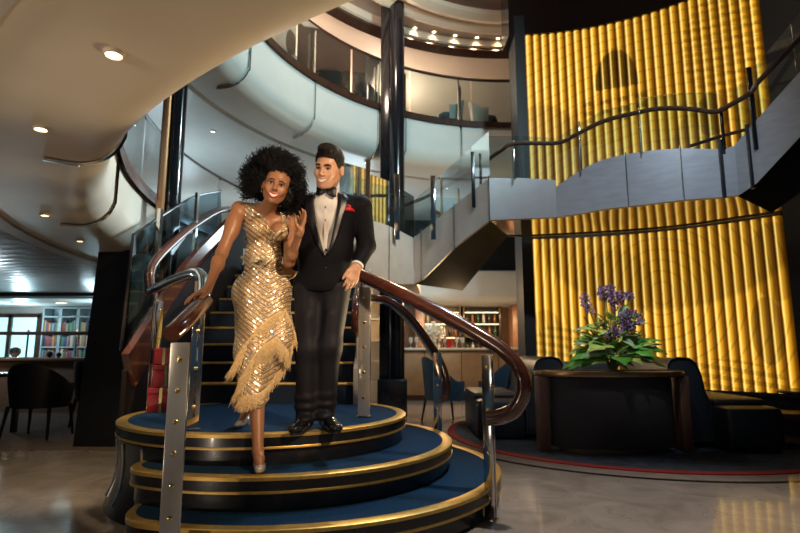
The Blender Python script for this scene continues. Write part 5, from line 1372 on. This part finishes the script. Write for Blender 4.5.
    d.cap(A3(at(252, 352, 3.32)), A3(at(254, 402, 3.26)), .100, .088, .05); d.cap(A3(at(279, 340, 3.38)), A3(at(262, 380, 3.36)), .100, .080, .05)
    SIL = [(247.5, 190), (246.5, 203), (243, 215), (240, 226), (239.5, 245), (236, 262), (227, 285), (222, 330), (228, 380), (226, 412), (262, 408), (276, 392), (300, 362), (304, 300), (296, 270), (288, 250), (288.5, 236), (287, 220), (284.5, 205), (282, 198), (276.5, 198), (276.5, 205), (282, 217), (282, 226), (275, 233), (270.5, 229), (262.5, 214.5), (256, 203), (254, 190)]
    def sil(X):
        u, v, zc = proj(X); return polysdf(u, v, SIL)*zc/F
    d.fn(sil, ch-1.5, ch+1.0, .004, 'i')
    V, Fc = d.mesh(.0042, smooth=2); dr = mobj('dress', V, Fc, M['dress'], root)
    df = Field(); df.P = [p for p in d.P if p[4] == 'u']
    # beaded waistband
    g = MB(); wb = [march(df, u, v, 2.6, .002) for u, v in ((240.5, 257), (250, 259.5), (261, 260.5), (272, 260), (283, 257))]
    g.tube(cr(wb, 5), .01, prof=[(-.014, -.003), (.014, -.003), (.014, .003), (-.014, .003)], up=(0, -1, 0)); g.build('waistband', mat('beaded_band', (.92, .80, .58), .35, .3, bump=.6, bscale=260), dr)
    # silk fringe in diagonal tiers
    R_ = random.Random(9)
    rows = [([(286, 310), (276, 314), (262, 325), (250, 338), (242, 348), (236, 356)], .15, -.35), ([(286, 310), (291, 321), (296, 336)], .10, .12),
            ([(277, 337), (266, 344), (254, 356), (246, 370), (238, 380)], .15, -.25), ([(277, 337), (286, 348), (293, 356)], .10, -.10), ([(293, 343), (287, 360), (274, 378), (262, 392), (248, 396), (236, 396)], .085, -.22)]
    for pl_, ln, slant in rows:
        g = MB(); C_ = cr([Vector((*p, 0)) for p in pl_], 10); tops = [march(df, p.x, p.y, 2.6, .003) for p in C_]
        g.tube(tops, .0025, 6)
        for i in range(len(tops)-1):
            for k in range(8):
                t = R_.random(); a = tops[i].lerp(tops[i+1], t); L_ = ln*R_.uniform(.62, 1.10)
                sx = slant*R_.uniform(.4, 1.3); q = [a]; jx = R_.gauss(0, .007); jy = R_.gauss(0, .007)
                for s_ in (1, 2, 3, 4):
                    f = s_/4; q.append(a+Vector((sx*L_*f*f+jx*f+R_.gauss(0, .0015), -.004-.012*f+jy*f, -L_*f)))
                wd = .0016
                g.tube(q, wd, 3, rads=[wd, wd, wd, wd*.9, wd*.5])
        g.build('fringe', M['fringe'], dr, recalc=False)['kind'] = 'stuff'
    # shoes
    def pump(ank, toe, zf, name):
        f = Field(); dn = (toe-ank)*np.array((1, 1, 0)); dn /= np.linalg.norm(dn); h0 = ank-dn*.012+np.array((0, 0, -.045))
        f.cap(h0, toe*.5+h0*.5, .027, .029, .02); f.ell(toe, (.030, .044, .020), None, .03); f.cap(toe*.5+h0*.5, toe+np.array((0, -.022, -.004)), .028, .014, .02)
        f.fn(lambda X: X[..., 2]-zf-.003, toe-.5, np.array((toe[0]+.5, toe[1]+.5, zf+.02)), 0, 's')
        mid = (h0+toe)*.5
        f.ell(mid+np.array((0, -.0, .045)), (.024, .060, .030), None, .012, 's')
        V, Fc = f.mesh(.0032, smooth=1); o = mobj(name, V, Fc, M['silver'], root)
        hb = h0-dn*.018; MB().tube([Vector(hb), Vector((hb[0], hb[1], zf))], .008, 10, rads=[.012, .005]).build('heel', M['silver'], o)
    pump(aF+np.array((0, .012, -.004)), toe, .366, 'shoe'); pump(aB, tb_, .545, 'shoe')
    # earrings
    for x, (u, v) in ((-1, (261.3, 192)), (1, (287.8, 196.5))):
        e = hd.W(x*.079, -.004, -.042); g = MB().ell(e, (.004, .004, .006), 8, 6); g.ell(e+Vector((0, 0, -.016)), (.006, .006, .010), 8, 6); g.build('earring', M['gold'], root)
    # nails
    # hair: thousands of tight curls over a dark core
    Hc = at(272.5, 175, 3.25)
    c = Field(); c.ell(A3(Hc)+np.array((0, .035, .005)), (.135, .105, .120)); c.ell(A3(hd.W(.075, .03, -.03)), (.045, .045, .08), hd.Rn, .05); c.ell(A3(hd.W(-.075, .045, .01)), (.04, .045, .06), hd.Rn, .05)
    def fcut(X):
        q = hd.loc(X); x, y, z = q[..., 0], q[..., 1], q[..., 2]
        return np.maximum(y-.015, np.sqrt((x/.072)**2+((z+.02)/.098)**2)-1)
    c.fn(lambda X: fcut(X)*np.where(fcut(X) > 0, .05, .05), A3(hd.c)-.25, A3(hd.c)+.25, .004, 's')
    V, Fc = c.mesh(.006, smooth=1)
    rn = np.random.default_rng(2)
    V = V+rn.normal(0, .003, V.shape)
    g = MB(); lumps = [(Vector(rn.normal(0, 1, 3)).normalized(), rn.uniform(.82, 1.14)) for _ in range(60)]
    cnt = 0
    while cnt < 3200:
        dv = Vector(rn.normal(0, 1, 3)).normalized()
        st = hd.W(.074*dv.x, .014+.095*dv.y, .032+.086*dv.z)
        l = hd.R.transposed() @ dv
        q = Vector(hd.loc(A3(st)))
        dl = dv
        stw = hd.c+hd.R @ Vector((.070*dl.x, .014+.09*dl.y, .030+.082*dl.z))*hd.s
        if dl.y < -.12 and dl.z < .44+rn.uniform(-.06, .12) and abs(dl.x) < .90: continue
        if dl.z < -.72: continue
        dw = (hd.R @ dl); dw.z = dw.z
        sc_ = max((dw.dot(lv)*w_ for lv, w_ in lumps), default=1)
        Rend = Vector((.205, .175, .205)); e = Hc+Vector((0, .02, 0))+Vector((dw.x*Rend.x, dw.y*Rend.y, dw.z*Rend.z))*(.62+.40*sc_*rn.uniform(.70, 1.08))+Vector(rn.normal(0, .010, 3))
        e.z -= .03*max(0, -dw.z+.2)+.02*abs(dw.x)
        ax = (e-stw); n1 = ax.orthogonal().normalized(); n2 = ax.cross(n1).normalized(); L_ = ax.length
        turns = rn.uniform(2.0, 4.0); rr = rn.uniform(.007, .016); p0 = rn.uniform(0, 6.28); K = 14
        pts = [stw+ax*(i/K)+(n1*math.cos(p0+turns*2*PI*i/K)+n2*math.sin(p0+turns*2*PI*i/K))*rr*min(1, i/3)+Vector((0, 0, -.025*(i/K)**2)) for i in range(K+1)]
        g.tube(pts, 1, 3, rads=[.0016+.0008*(1-i/K) for i in range(K+1)], caps=False); cnt += 1
    mobj('hair', V, Fc, M['hair_w'], root, extra=g)
    return root
make_woman()
